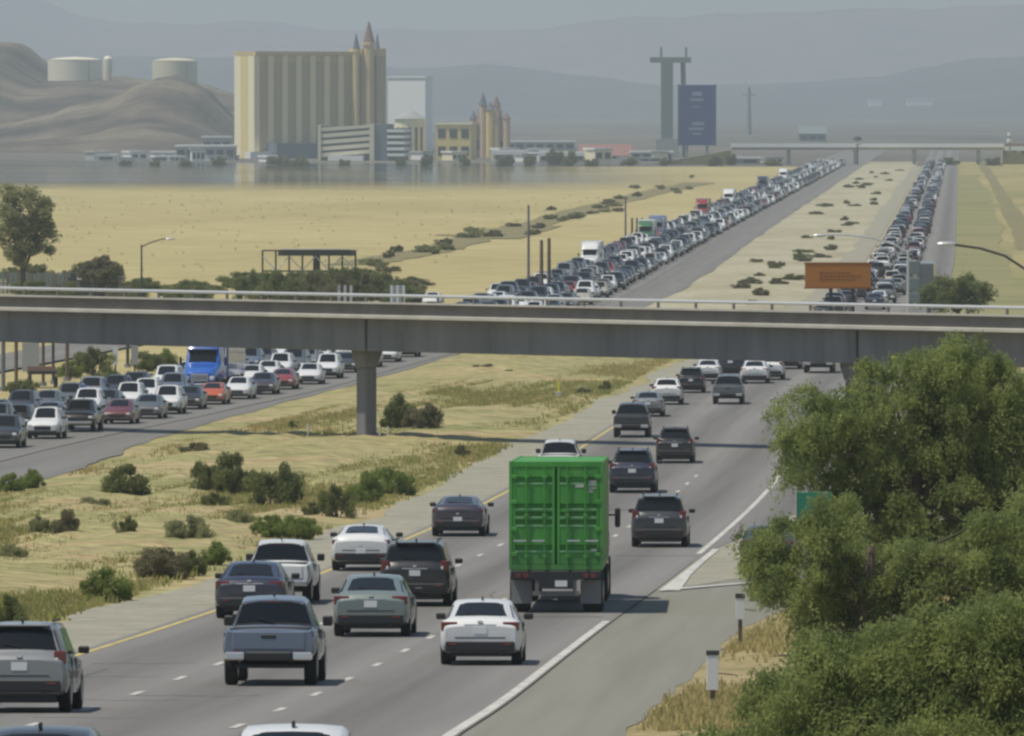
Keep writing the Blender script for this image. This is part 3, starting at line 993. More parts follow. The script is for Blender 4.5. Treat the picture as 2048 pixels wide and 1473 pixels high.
    # rear and front lower bumpers
    if kind == 'pickup':
        P.append(('rear_bumper', MB().box(-.50, .50, yb - 0.10, yb + 0.10, .54, .74, 0.03).mesh('rear_bumper', ['trim']), None, (0, 0, 0), None))
        for s in (-1, 1):
            P.append(('bumper_end', MB().box(*sorted((s * .505, s * .94)), yb - .10, yb + .10, .56, .73, .03).mesh('bumper_end', ['chrome']), None, (0, 0, 0), None))
        P.append(('tailgate', MB().box(-.78, .78, yb - 0.022, yb + 0.05, .78, 1.17, 0.02).mesh('tailgate', [None]), None, (0, 0, 0), 'paint'))
        P.append(('tailgate_handle', MB().box(-.16, .16, yb - 0.032, yb + 0.02, 1.02, 1.10, 0.01).mesh('tailgate_handle', ['trim']), None, (0, 0, 0), None))
        P.append(('bed_cover', MB().box(-.84, .84, yb + 0.10, -1.05, 1.20, 1.238, 0.01).mesh('bed_cover', ['trim']), None, (0, 0, 0), None))
    else:
        P.append(('rear_bumper', MB().box(-W * .86, W * .86, yb - 0.02, yb + 0.16, zb - .10, zb + .14, 0.03).mesh('rear_bumper', ['trim']), None, (0, 0, 0), None))
        zt = st[2][2]
        P.append(('trunk_seam', MB().box(-W * .62, W * .62, yb - 0.006, yb + 0.06, zb + .20, zb + .225).mesh('trunk_seam', ['trim']), None, (0, 0, 0), None))
        P.append(('chrome_strip', MB().box(-.36, .36, yb + 0.0, yb + 0.10, k['plate'] + .105, k['plate'] + .135, .006).mesh('chrome_strip', ['chrome']), None, (0, 0, 0), None))
    zf = st[-1][1]
    hw = st[-1][4]
    P.append(('grille', MB().box(-hw * .62, hw * .62, yf - 0.05, yf + 0.015, zf + .04, st[-1][2] + .0, 0.02).mesh('grille', ['trim']), None, (0, 0, 0), None))
    P.append(('front_bumper', MB().box(-hw * 1.02, hw * 1.02, yf - 0.14, yf + 0.03, zf - .14, zf + .03, 0.03).mesh('front_bumper', ['trim' if kind != 'pickup' else 'chrome']), None, (0, 0, 0), None))
    P.append(('underbody', MB().box(-W * .74, W * .74, yb + .25, yf - .25, .2 if kind != 'pickup' else .38, .45).mesh('underbody', ['trim']), None, (0, 0, 0), None))
    if kind in ('suv', 'van'):
        P.append(('roof_rail', MB().box(-.62, -.58, -1.6, .2, H + 0.01, H + .05).box(.58, .62, -1.6, .2, H + .01, H + .05).mesh('roof_rail', ['trim']), None, (0, 0, 0), None))
        P.append(('rear_spoiler', MB().box(-.56, .56, st[4][0] - .16, st[4][0] + .1, H - .075, H - .035, .012).mesh('rear_spoiler', [None]), None, (0, 0, 0), 'paint'))
    PROTO[kind] = P
    return P

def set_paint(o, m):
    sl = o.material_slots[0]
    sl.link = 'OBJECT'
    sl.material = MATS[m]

def place(o, x, y, f, rev=False):
    yaw = -head(f, y) * (0.8 if y < 230 * K else 1.0)
    pit = math.atan(slope(y)) * math.cos(yaw)
    if rev:
        o.rotation_euler = (-pit, 0, yaw + PI)
    else:
        o.rotation_euler = (pit, 0, yaw)
    o.location = (x, y, gz(y) + 0.132)

NAMES = {'sedan': 'sedan', 'coupe': 'fastback_car', 'hatchback': 'hatchback_car', 'suv': 'sport_utility_vehicle', 'van': 'minivan', 'pickup': 'pickup_truck'}
WORD = {'sedan': 'sedan', 'coupe': 'fastback sedan', 'hatchback': 'hatchback', 'suv': 'SUV', 'van': 'minivan', 'pickup': 'pickup truck'}
CAT = {'sedan': 'car', 'coupe': 'car', 'hatchback': 'car', 'suv': 'car', 'van': 'minivan', 'pickup': 'pickup truck'}
PLACED = []
def car(kind, colour, x, y, f, label, group, rev=False, sc=1.0):
    t = tag(ob(NAMES[kind], None), label, CAT[kind], group)
    place(t, x, y, f, rev)
    t.scale = (sc, sc, sc)
    made = []
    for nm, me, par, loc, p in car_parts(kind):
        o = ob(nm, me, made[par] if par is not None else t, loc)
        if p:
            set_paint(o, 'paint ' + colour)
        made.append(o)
    PLACED.append((x, y))
    return t

def joined(kind):
    """the same vehicle as one light mesh for the far queues: slots paint, glass, trim, red, clear"""
    key = 'joined ' + kind
    if key in PROTO:
        return PROTO[key]
    slot = {'glass': 1, 'trim': 2, 'tyre': 2, 'rim': 2, 'tail_red': 3, 'lamp_clear': 4, 'plate': 4, 'chrome': 4}
    mb = MB()
    parts_ = car_parts(kind)
    for nm, me, par, loc, p in parts_:
        if nm in ('rim', 'wheel_arch', 'trunk_seam', 'chrome_strip', 'tailgate_handle', 'roof_rail', 'window_seal', 'wiper', 'badge', 'roof_antenna', 'reflector', 'exhaust_pipe', 'door_handle', 'door_seam', 'reverse_light', 'brake_light'):
            continue
        vs_ = [(v.co.x + loc[0], v.co.y + loc[1], v.co.z + loc[2]) for v in me.vertices]
        mi = 0 if p else slot[me.materials[0].name]
        mb.add(vs_, [tuple(q.vertices) for q in me.polygons], mi)
    me = mb.mesh('far_' + kind, [None, 'glass', 'trim', 'tail_red', 'lamp_clear'], 40)
    lo = MB()
    for nm, m2, par, loc, p in parts_:
        if nm in ('windshield', 'rear_window', 'side_window') or nm == 'body':
            lo.add([v.co[:] for v in m2.vertices], [tuple(q.vertices) for q in m2.polygons], 0 if p else 1)
    W_ = max(q[4] for q in KINDS[kind]['st'])
    for y_ in KINDS[kind]['wb']:
        lo.box(-W_ + .03, W_ - .03, y_ - .3, y_ + .3, 0, .5, 0, 2)
    y0_, y1_ = KINDS[kind]['st'][0][0], KINDS[kind]['st'][-1][0]
    a_, b_, c_, d_ = KINDS[kind]['tl']
    zf_ = KINDS[kind]['st'][-1][2]
    for s_ in (-1, 1):
        lo.box(*sorted((s_ * a_, s_ * b_)), y0_ + .03, y0_ + .2, c_, d_, 0, 3)
        lo.box(*sorted((s_ * .55, s_ * .82)), y1_ - .24, y1_, zf_ - .06, zf_ + .1, 0, 4)
    PROTO[key] = (me, lo)
    return PROTO[key]

def far_car(kind, colour, x, y, f, label, group, rev):
    me, mb = joined(kind)
    o = ob(NAMES[kind], me)
    set_paint(o, 'paint ' + colour)
    place(o, x, y, f, rev)
    k_ = random.uniform(.93, 1.08)
    o.scale = (k_, k_, k_ * random.uniform(.95, 1.1))
    tag(o, label, CAT[kind], group)
    return o

# ---- heavy trucks
def semi_cab(t, colour, oy=0.0, sub=None):
    st = [(-1.9, 1.0, 2.1, 3.55, 1.2, 1.05), (-1.3, 1.0, 2.1, 3.95, 1.22, 1.05), (-.3, 1.0, 2.1, 3.80, 1.22, 1.03), (.45, 1.0, 2.05, 3.05, 1.22, 1.0),
          (.55, 1.0, 2.05, 2.90, 1.22, 1.0), (.98, 1.0, 2.0, 2.10, 1.2, 1.02), (1.9, .95, 1.75, 1.88, 1.08, .9), (2.7, .9, 1.6, 1.72, .98, .8), (2.95, .95, 1.4, 1.5, .9, .7)]
    st = [(s[0] + oy, *s[1:]) for s in st]
    b = part(t, 'cab', loft_body(st), [None], 40)
    set_paint(b, 'paint ' + colour)
    part(b, 'windshield', screen_glass(st, 4, 0.05, 0.92, False, 0.09), 'glass')
    part(b, 'sun_visor', MB().box(-1.0, 1.0, oy + .5, oy + .82, 2.93, 3.0, .02), 'trim')
    for s in (-1, 1):
        part(b, 'side_window', side_glass(st, oy - .45, oy + .5, s, .05, .55), 'glass')
    part(t, 'grille', MB().box(-.55, .55, oy + 2.92, oy + 3.0, 1.0, 1.45, .03), 'chrome')
    part(t, 'front_bumper', MB().box(-1.2, 1.2, oy + 2.85, oy + 3.12, .45, .85, .06), 'chrome')
    for s in (-1, 1):
        xa, xb = sorted((s * .66, s * .95))
        part(t, 'headlight', MB().box(xa, xb, oy + 2.75, oy + 2.99, 1.05, 1.3, .04), 'lamp_clear')
        xa, xb = sorted((s * 1.36, s * 1.52))
        part(t, 'mirror', MB().box(xa, xb, oy + .75, oy + .9, 1.95, 2.5, .04).tube([(s * 1.2, oy + .7, 2.3), (s * 1.5, oy + .8, 2.3)], .03, 6), 'trim')
        part(t, 'exhaust_stack', MB().tube([(s * 1.12, oy - 2.05, 1.0), (s * 1.12, oy - 2.05, 3.9)], .09, 8), 'chrome')
        part(t, 'fender', MB().box(*sorted((s * .9, s * 1.23)), oy + 1.35, oy + 2.5, .75, 1.22, .15), 'trim')
    part(t, 'chassis', MB().box(-.45, .45, oy - 5.6, oy + 2.6, .62, .98), 'trim')

def truck_wheels(t, ys, W=1.23, r=.52):
    tm = wheel_mesh(r, .52).mesh('wheel', ['tyre'], 30)
    rm = rim_mesh(r, .52).mesh('rim', ['rim'])
    for y in ys:
        for s in (-1, 1):
            q = ob('wheel', tm, t, (s * (W - .26), y, r))
            ob('rim', rm, q)

def semi(name, label, colour, x, y, f, rev, trailer='white', group=None):
    """y = front bumper depth for oncoming trucks, rear for others"""
    t = thing(name, label, 'truck', group=group)
    L = 16.0
    semi_cab(t, colour, 5.0)
    part(t, 'fifth_wheel_frame', MB().box(-.5, .5, -8.0, -.6, .8, 1.1), 'trim')
    tb = part(t, 'trailer_box', MB().box(-1.28, 1.28, -8.2, 2.4, 1.12, 4.0, .05), [None])
    set_paint(tb, 'paint ' + trailer)
    for s in (-1, 1):
        xa, xb = sorted((s * .02, s * 1.2))
        d = part(tb, 'rear_door', MB().box(xa, xb, -8.24, -8.19, 1.2, 3.9, .02), [None])
        set_paint(d, 'paint ' + trailer)
        xa, xb = sorted((s * .95, s * 1.2))
        part(t, 'tail_light', MB().box(xa, xb, -8.26, -8.2, .95, 1.08), 'tail_red')
    truck_wheels(t, (7.0, -.2 + 1.2, -.1 - .2, -6.2, -7.4))
    place(t, x, y, f, rev)
    PLACED.append((x, y))
    return t

def container_truck():
    Yr = 95.5 * K
    X0 = wx(1108, Yr)
    t = thing('container_truck', 'truck hauling a tall bright green shipping container in the right lane', 'truck')
    hd = head(YR, Yr + 8)
    Ym = Yr + 6.0 * math.cos(hd)
    place(t, X0 + 6.0 * math.sin(hd) - .1, Ym, YR)
    t.rotation_euler.z *= .55
    W, z0, z1, y0, y1 = 1.235, 1.14, 4.00, -7.0, 5.19
    G = 'paint green'
    c = tag(ob('shipping_container', None, None), 'bright green corrugated shipping container riding on the truck chassis', 'container')
    c.location = t.location; c.rotation_euler = t.rotation_euler
    def gp(par, nm, mb, m='container_green'):
        return part(par, nm, mb, m)
    simple('container_highlight', (.20, .44, .19), .6)  # paler green with the sky highlight of the door grooves put into the colour
    m, n, l, b = mat('container_green')
    tc = n.new('ShaderNodeTexCoord'); nz = n.new('ShaderNodeTexNoise'); nz.inputs['Scale'].default_value = 1.4; nz.inputs['Detail'].default_value = 8
    mp = n.new('ShaderNodeMapping'); mp.inputs['Scale'].default_value = (1.5, 1.5, 0.5)
    l.new(tc.outputs['Object'], mp.inputs[0]); l.new(mp.outputs[0], nz.inputs['Vector'])
    cr = n.new('ShaderNodeValToRGB')
    cr.color_ramp.elements[0].position = .3; cr.color_ramp.elements[0].color = (.042, .225, .03, 1)
    cr.color_ramp.elements[1].position = .7; cr.color_ramp.elements[1].color = (.07, .33, .045, 1)
    sxz = n.new('ShaderNodeSeparateXYZ'); l.new(tc.outputs['Object'], sxz.inputs[0])
    mr = n.new('ShaderNodeMapRange'); mr.inputs[1].default_value = 1.75; mr.inputs[2].default_value = 1.15; mr.inputs[3].default_value = 0; mr.inputs[4].default_value = .55
    l.new(sxz.outputs[2], mr.inputs[0])
    mu = n.new('ShaderNodeMath'); mu.operation = 'MULTIPLY'; l.new(mr.outputs[0], mu.inputs[0]); l.new(nz.outputs[0], mu.inputs[1])
    mx = n.new('ShaderNodeMix'); mx.data_type = 'RGBA'; mx.inputs[7].default_value = (.06, .06, .05, 1)
    l.new(nz.outputs[0], cr.inputs[0]); l.new(cr.outputs[0], mx.inputs[6]); l.new(mu.outputs[0], mx.inputs[0])
    n2 = n.new('ShaderNodeTexNoise'); n2.inputs['Scale'].default_value = 2.6; n2.inputs['Detail'].default_value = 10; n2.inputs['Roughness'].default_value = .7
    mp2 = n.new('ShaderNodeMapping'); mp2.inputs['Scale'].default_value = (2.2, 2.2, .45); mp2.inputs['Location'].default_value = (4, 2, 9)
    l.new(tc.outputs['Object'], mp2.inputs[0]); l.new(mp2.outputs[0], n2.inputs['Vector'])
    r2 = n.new('ShaderNodeMapRange'); r2.inputs[1].default_value = .56; r2.inputs[2].default_value = .70; r2.inputs[4].default_value = .6
    l.new(n2.outputs[0], r2.inputs[0])
    mx2 = n.new('ShaderNodeMix'); mx2.data_type = 'RGBA'; mx2.inputs[7].default_value = (.10, .13, .06, 1)
    l.new(r2.outputs[0], mx2.inputs[0]); l.new(mx.outputs[2], mx2.inputs[6])
    l.new(mx2.outputs[2], b.inputs['Base Color']); b.inputs['Roughness'].default_value = .5
    # frame: four corner posts, top and bottom rails
    for s in (-1, 1):
        for y in (y0, y1):
            xa, xb = sorted((s * (W - .09), s * W))
            gp(c, 'corner_post', MB().box(xa, xb, y, y + .12 if y < 0 else y + .1, z0, z1))
        xa, xb = sorted((s * (W - .06), s * (W - .003)))
        gp(c, 'top_rail', MB().box(xa, xb, y0 + .13, y1 - .01, z1 - .08, z1 - .003))
        gp(c, 'bottom_rail', MB().box(xa, xb, y0 + .13, y1 - .01, z0 + .003, z0 + .16))
        # corrugated side wall
        mb = MB(); vs_ = []; n_ = 84
        for i in range(n_ + 1):
            yy = y0 + .13 + (y1 - y0 - .14) * i / n_
            xo = s * (W - .012 - (.036 if (i // 2) % 2 else 0))
            vs_ += [(xo, yy, z0 + .16), (xo, yy, z1 - .08)]
        mb.add(vs_, [(2 * i, 2 * i + 2, 2 * i + 3, 2 * i + 1) if s > 0 else (2 * i, 2 * i + 1, 2 * i + 3, 2 * i + 2) for i in range(n_)])
        gp(c, 'side_wall', mb)
    gp(c, 'roof_panel', MB().box(-W + .06, W - .06, y0 + .12, y1, z1 - .06, z1 - .02))
    gp(c, 'door_header', MB().box(-W + .09, W - .09, y0 + .004, y0 + .1, z1 - .14, z1 - .004))
    gp(c, 'door_sill', MB().box(-W + .09, W - .09, y0 + .004, y0 + .1, z0, z0 + .14))
    gp(c, 'front_wall', MB().box(-W + .09, W - .09, y1, y1 + .05, z0, z1 - .01))
    # two doors with horizontal corrugations, lock rods, hinges
    prof = [0]
    zt, zb_ = z1 - .15, z0 + .15
    lev = [(.0, 0), (.10, 0), (.115, 1), (.155, 1), (.17, 0), (.375, 0), (.39, 1), (.42, 1), (.435, 0), (.46, 0), (.475, 1), (.505, 1), (.52, 0), (.545, 0), (.56, 1), (.59, 1), (.605, 0), (.80, 0), (.815, 1), (.855, 1), (.87, 0), (1.0, 0)]
    for s in (-1, 1):
        vs_ = []
        xa, xb = s * .03, s * (W - .11)
        for q, rec in lev:
            z = zt + (zb_ - zt) * q
            yy = y0 + .02 + .09 * rec
            vs_ += [(xa, yy, z), (xb, yy, z)]
        mb = MB().add(vs_, [(2 * i, 2 * i + 1, 2 * i + 3, 2 * i + 2) if s < 0 else (2 * i, 2 * i + 2, 2 * i + 3, 2 * i + 1) for i in range(len(lev) - 1)])
        d = gp(c, 'door', mb)
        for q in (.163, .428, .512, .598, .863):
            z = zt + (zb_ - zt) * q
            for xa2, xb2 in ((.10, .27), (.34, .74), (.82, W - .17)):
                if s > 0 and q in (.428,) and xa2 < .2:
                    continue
                gp(d, 'ridge_highlight', MB().box(*sorted((s * xa2, s * xb2)), y0 + .008, y0 + .030, z - .035, z + .012), 'container_highlight')  # painted highlight: pale bar for skylight caught on the groove ledge
        gp(d, 'door_frame', MB().box(*sorted((xa, xa + s * .07)), y0 + .004, y0 + .05, zb_, zt).box(*sorted((xb - s * .05, xb)), y0 + .004, y0 + .05, zb_, zt))
        for xr in (.30, .78):
            gp(d, 'lock_rod', MB().tube([(s * xr, y0 - .035, zb_ - .05), (s * xr, y0 - .035, zt + .05)], .021, 8))
            for q in (.08, .5, .9):
                z = zb_ + (zt - zb_) * q
                gp(d, 'rod_bracket', MB().box(s * xr - .06, s * xr + .06, y0 - .05, y0 + .06, z - .04, z + .04, .01))
            gp(d, 'lock_handle', MB().box(*sorted((s * xr, s * xr + s * .34)), y0 - .06, y0 - .035, z0 + .75, z0 + .79), 'galv')
        for q in (.1, .36, .64, .9):
            z = zb_ + (zt - zb_) * q
            gp(d, 'hinge', MB().box(*sorted((xb - s * .1, xb + s * .06)), y0 - .02, y0 + .03, z - .05, z + .05, .01))
    # stencilled markings (too small to read in the picture) on the right-hand door
    mk = MB()
    for (xx, zz, ww, hh) in ((.52, 3.32, .22, .09), (.86, 3.45, .26, .05), (.84, 3.36, .30, .04), (.86, 3.28, .24, .04), (.87, 3.18, .10, .07), (.92, 1.62, .16, .07)):
        mk.box(xx, xx + ww, y0 + .010, y0 + .019, zz, zz + hh)
    part(c, 'stencil_marking', mk, 'paint_white')
    # chassis and running gear
    part(t, 'chassis_frame', MB().box(-.55, -.42, -6.9, 4.8, .86, 1.10).box(.42, .55, -6.9, 4.8, .86, 1.10), 'trim')
    for y in (-6.6, -3, 1, 4.6):
        part(t, 'bolster', MB().box(-1.2, 1.2, y - .12, y + .12, .98, 1.128), 'trim')
    part(t, 'rear_beam', MB().box(-1.2, 1.2, -7.02, -6.8, .88, 1.12, .02), 'trim')
    part(t, 'underride_guard', MB().box(-.62, .62, -7.0, -6.9, .46, .58).box(-.55, -.45, -7.0, -6.9, .58, .9).box(.45, .55, -7.0, -6.9, .58, .9), 'concrete_dark')
    part(t, 'license_plate', MB().box(-.02, .30, -7.06, -7.03, .70, .86), 'plate')
    part(t, 'plate_board', MB().box(-.45, .45, -7.03, -6.95, .64, .9), 'trim')
    for s in (-1, 1):
        for xx in (.72, .92):
            part(t, 'tail_light', MB().box(*sorted((s * xx, s * (xx + .14))), -7.05, -7.0, .94, 1.06), 'tail_red')
        part(t, 'mud_flap', MB().box(*sorted((s * .64, s * 1.19)), -6.55, -6.52, .24, .86), 'flap_grey')
    truck_wheels(t, (-5.9, -4.6, 4.4, 5.7, 10.2))
    semi_cab(t, 'dark grey', 8.2)
    t.scale = c.scale = (1.06, 1.06, 1.06)
    return t
container_truck()

# ---- near traffic on our carriageway: (kind, colour, px, py of the rear tyres, scale, label)
NB = [
 ('suv', 'silver', 44, 1440, .94, 'silver crossover cut off by the left edge beside the yellow line'),
 ('pickup', 'steel blue', 541, 1384, .97, 'slate grey-blue pickup truck with broad tailgate in the middle lane'),
 ('sedan', 'navy', 502, 1247, 1.05, 'dark navy sedan partly hiding the white pickup near the yellow line'),
 ('pickup', 'white', 556, 1218, .97, 'white pickup truck with black rear window ahead of the navy sedan'),
 ('sedan', 'sage', 744, 1284, 1.06, 'grey-green sedan in the middle lane behind the black minivan'),
 ('sedan', 'white', 962, 1342, 1.0, 'white sedan with dark rear window directly behind the green container truck'),
 ('van', 'black', 832, 1222, 1.02, 'black minivan between the white fastback and the grey-green sedan'),
 ('coupe', 'white', 724, 1150, 1.06, 'white fastback with black lower bumper beside the yellow line'),
 ('coupe', 'plum', 917, 1080, 1.06, 'dark plum sedan left of the green container beside the yellow line'),
 ('van', 'dark grey', 1319, 1102, 1.02, 'dark grey van right of the container truck near the white edge line'),
 ('suv', 'navy', 1265, 992, 1.08, 'dark navy SUV just ahead of the container truck, right of its container'),
 ('suv', 'black', 1350, 932, .98, 'black SUV driving alone across the thin bridge shadow'),
 ('pickup', 'dark grey', 1263, 880, .98, 'dark grey pickup truck just past the bridge shadow beside the yellow line'),
 ('pickup', 'white', 1117, 968, .98, 'white pickup truck mostly hidden ahead of the green container'),
 ('sedan', 'silver', 1296, 838, 1.0, 'silver sedan close ahead of the dark grey pickup by the median'),
 ('hatchback', 'white', 1334, 814, 1.04, 'white hatchback with black rear window ahead of the silver sedan'),
 ('suv', 'black', 1382, 790, .92, 'small black SUV by the median ahead of the white hatchback'),
 ('pickup', 'grey', 1456, 813, .95, 'grey pickup truck alone in the middle lane below the bridge'),
 ('sedan', 'white', 1416, 766, .98, 'white sedan left of the dark blue van under the bridge'),
 ('van', 'navy', 1462, 757, 1.1, 'dark blue tall van ahead of the grey pickup under the bridge'),
 ('sedan', 'white', 1509, 771, 1.05, 'white sedan right of the dark blue van under the bridge'),
 ('suv', 'white', 1540, 764, 1.0, 'white SUV beside the white sedan right of the blue van'),
 ('sedan', 'silver', 1574, 742, 1.1, 'pale silver sedan between the white SUV and the white truck under the bridge'),
 ('pickup', 'white', 1638, 750, 1.06, 'white utility pickup at the right edge of the road under the bridge'),
]
for kind, colour, px, py, sc, lab in NB:
    Y = gy(py) 
    # rows are where the rear tyres meet the pavement
    x = wx(px, Y)
    hd = head(YR, Y)
    off = -KINDS[kind]['wb'][0] * sc
    car(kind, colour, x + off * math.sin(hd), Y + off * math.cos(hd), YR, lab, 'cars driving away on the near carriageway', sc=sc)
car('sedan', 'white', wx(592, 43.6 * K), 43.6 * K, YR, 'white car at the bottom edge with only its roof in view', 'cars driving away on the near carriageway')
car('sedan', 'dark grey', wx(88, 43.4 * K), 43.4 * K, YR, 'dark car at the bottom left corner with only its roof in view', 'cars driving away on the near carriageway')

Y = 112.5 * K
car('sedan', 'dark grey', wx(1538, Y), Y, YR, 'dark grey sedan on the entrance ramp mostly hidden by the tree', 'cars driving away on the near carriageway')
# ---- oncoming queue: lanes 1..3 counted from the median
LANE_L = (-1.9, -5.4, -9.0)
q1 = ['suv:dark grey', 'suv:white', 'pickup:black', 'sedan:maroon', 'sedan:grey', 'suv:white', 'sedan:black', 'coupe:orange', 'sedan:white', 'sedan:plum', 'coupe:red', 'sedan:white', 'suv:white', 'sedan:dark grey',
      'suv:white', 'sedan:white', 'suv:dark grey', 'sedan:white', 'pickup:silver', 'sedan:black', 'suv:white', 'sedan:grey', 'suv:white', 'sedan:black', 'suv:dark grey']
p1 = [177, 183.3, 188.3, 194.3, 198.4, 202.0, 206.0, 210.0, 214.6, 218.8, 223.4, 228.2, 233.8, 239.8, 245.4, 251, 256.6, 262.0, 267, 272.5, 277.2, 282, 287, 292, 297]
rq = random.Random(12)
QK = ['sedan', 'sedan', 'suv', 'suv', 'suv', 'pickup', 'van', 'hatchback']
QC = ['white', 'white', 'silver', 'black', 'black', 'dark grey', 'dark grey', 'grey', 'navy', 'dark grey', 'steel blue']
def fill(a, b, fixed):
    q_, p_ = [], []
    y_ = a
    while y_ < b:
        hit = [f_ for f_ in fixed if y_ - 1.9 < f_[0] < y_ + 2.6]
        if hit:
            q_.append(hit[0][1]); p_.append(hit[0][0])
            y_ = hit[0][0] + (9.6 if hit[0][1] == 'SEMI' else 3.6)
            continue
        q_.append(rq.choice(QK) + ':' + rq.choice(QC)); p_.append(y_)
        y_ += rq.uniform(3.0, 4.3)
    return q_, p_
q2, p2 = fill(178, 299, [(198, 'pickup:white'), (217, 'SEMI'), (231, 'sedan:white'), (252, 'suv:white')])
q3, p3 = fill(183, 299, [(187, 'sedan:white'), (220.5, 'van:white'), (225.4, 'suv:white'), (248.4, 'suv:white')])
lane_end = [0, 0, 0]
for li, (qq, pp) in enumerate(((q1, p1), (q2, p2), (q3, p3))):
    cnt = 0
    for e, yn in zip(qq, pp):
        y = yn * K
        if e == 'SEMI':
            yy = y + 7
            semi('semi_truck', 'bright blue semi truck with tall rounded cab in the oncoming queue', 'blue', YL(yy) + LANE_L[1], yy, YL, True, trailer='blue', group='vehicles queueing towards the camera')
            continue
        kind, colour = e.split(':')
        y += KINDS[kind]['wb'][1]
        x = YL(y) + LANE_L[li] + random.uniform(-.25, .25)
        lab = '%s %s, %s from the left in the %s oncoming lane from the median' % (colour, WORD[kind], ordw(cnt), ORD[li])
        car(kind, colour, x, y, YL, lab, 'vehicles queueing towards the camera', True, sc=.94)
        cnt += 1
    lane_end[li] = y + 2
for px, py, kind, lab in ((866, 618, 'sedan', 'white sedan alone left of the queue just behind the bridge rail'), (995, 606, 'suv', 'white SUV left of the queue just behind the bridge rail')):
    Y = gy(py)
    car(kind, 'white', wx(px, Y), Y, YL, lab, 'vehicles queueing towards the camera', True)
# ---- far queues
FARC = ['white'] * 8 + ['silver'] * 3 + ['black'] * 6 + ['dark grey'] * 6 + ['grey'] * 3 + ['navy', 'steel blue', 'red', 'maroon', 'beige']
FARK = ['sedan'] * 5 + ['suv'] * 6 + ['pickup'] * 3 + ['van'] * 2 + ['hatchback'] * 2
# larger vehicles that stand out in the far oncoming queue: (px, ground row, cab, trailer, words)
BIG = [(1243, 545, 'white', 'white', 'white semi truck standing out nearest in the far oncoming queue'),
       (1312, 492, 'green', 'white', 'green and white truck in the far oncoming queue'),
       (1352, 482, 'steel blue', 'blue', 'blue semi truck in the far oncoming queue'),
       (1410, 440, 'red', 'red', 'red semi truck in the far oncoming queue'),
       (1472, 416, 'white', 'white', 'white semi truck behind the red one in the far oncoming queue'),
       (1548, 385, 'navy', 'navy', 'dark blue semi truck deep in the far oncoming queue'),
       (1598, 366, 'white', 'white', 'small white semi truck deepest in the far oncoming queue')]
blocked = []
for px, py, c1, c2, lab in BIG:
    Y = gy(py)
    yc = Y + 8
    q_ = semi('semi_truck', lab, c1, YL(yc) + LANE_L[2] + .3, yc, YL, True, c2, 'trucks in the far oncoming queue')
    q_.scale = (.92, .92, .84)
    blocked.append((Y - 4, Y + 20))
stuff_l, stuff_r = [], []
cand = []
for li in range(3):
    y = lane_end[li]
    while y < 1085 * K:
        y += random.uniform(9.0, 14.5)
        if li == 2 and any(a < y < b for a, b in blocked):
            continue
        cand.append((y, YL(y) + LANE_L[li] + random.uniform(-.3, .3), True))
# right carriageway, jammed again beyond the bridge
RB = [(1757, 606, 'dark grey', 'grey', 'grey box trailer semi seen from behind beside the orange sign')]
Yb = gy(612)
yc = Yb + 8.2
semi('semi_truck', RB[0][4], 'dark grey', YR(yc) + 9.2, yc, YR, False, 'grey', 'trucks in the far outbound queue')
for li, off in enumerate((2.2, 5.6)):
    y = (300 * K, 318 * K)[li]
    while y < 1085 * K:
        y += random.uniform(8.5, 19)
        cand.append((y, YR(y) + off + random.uniform(-.5, .5), False))
cand.sort()
FAR_INDIV = 190
fc = {}
for i, (y, x, rev) in enumerate(cand):
    kind = random.choice(FARK)
    colour = random.choice(FARC)
    f = YL if rev else YR
    if i < FAR_INDIV:
        if rev:
            n_ = fc.get((rev, colour, kind), 0)
            fc[(rev, colour, kind)] = n_ + 1
            lab = '%s %s %s in the distant oncoming queue, counting away from the bridge' % (ordw(n_), colour, WORD[kind])
            grp = 'cars in the distant oncoming queue'
        else:
            n_ = fc.get((rev, colour, kind), 0)
            fc[(rev, colour, kind)] = n_ + 1
            lab = '%s %s %s in the distant outbound queue, counting away from the bridge' % (ordw(n_), colour, WORD[kind])
            grp = 'cars in the distant outbound queue'
        far_car(kind, colour, x, y, f, lab, grp, rev)
    else:
        (stuff_l if rev else stuff_r).append((kind, colour, x, y, rev))
def mass(name, items, f, label):
    if not items:
        return
    cols = sorted(set(c for _, c, _, _, _ in items))
    mats_ = ['paint ' + c for c in cols] + ['glass', 'trim', 'tail_red', 'lamp_clear']
    mb = MB()
    for kind, colour, x, y, rev in items:
        _, src = joined(kind)
        yaw = -head(f, y) + (PI if rev else 0)
        c, s = math.cos(yaw), math.sin(yaw)
        z0 = gz(y) + .132
        o = len(mb.v)
        mb.v += [(x + c * a - s * b, y + s * a + c * b, z0 + h) for a, b, h in src.v]
        mb.f += [tuple(i + o for i in q) for q in src.f]
        mb.mi += [cols.index(colour) if m_ == 0 else len(cols) + m_ - 1 for m_ in src.mi]
    o = ob(name, mb.mesh(name, mats_))
    tag(o, label, 'traffic', kind='stuff')
mass('distant_oncoming_traffic', stuff_l, YL, 'farthest oncoming traffic blending into one glittering line')
mass('distant_outbound_traffic', stuff_r, YR, 'farthest outbound traffic blending into one grey line')

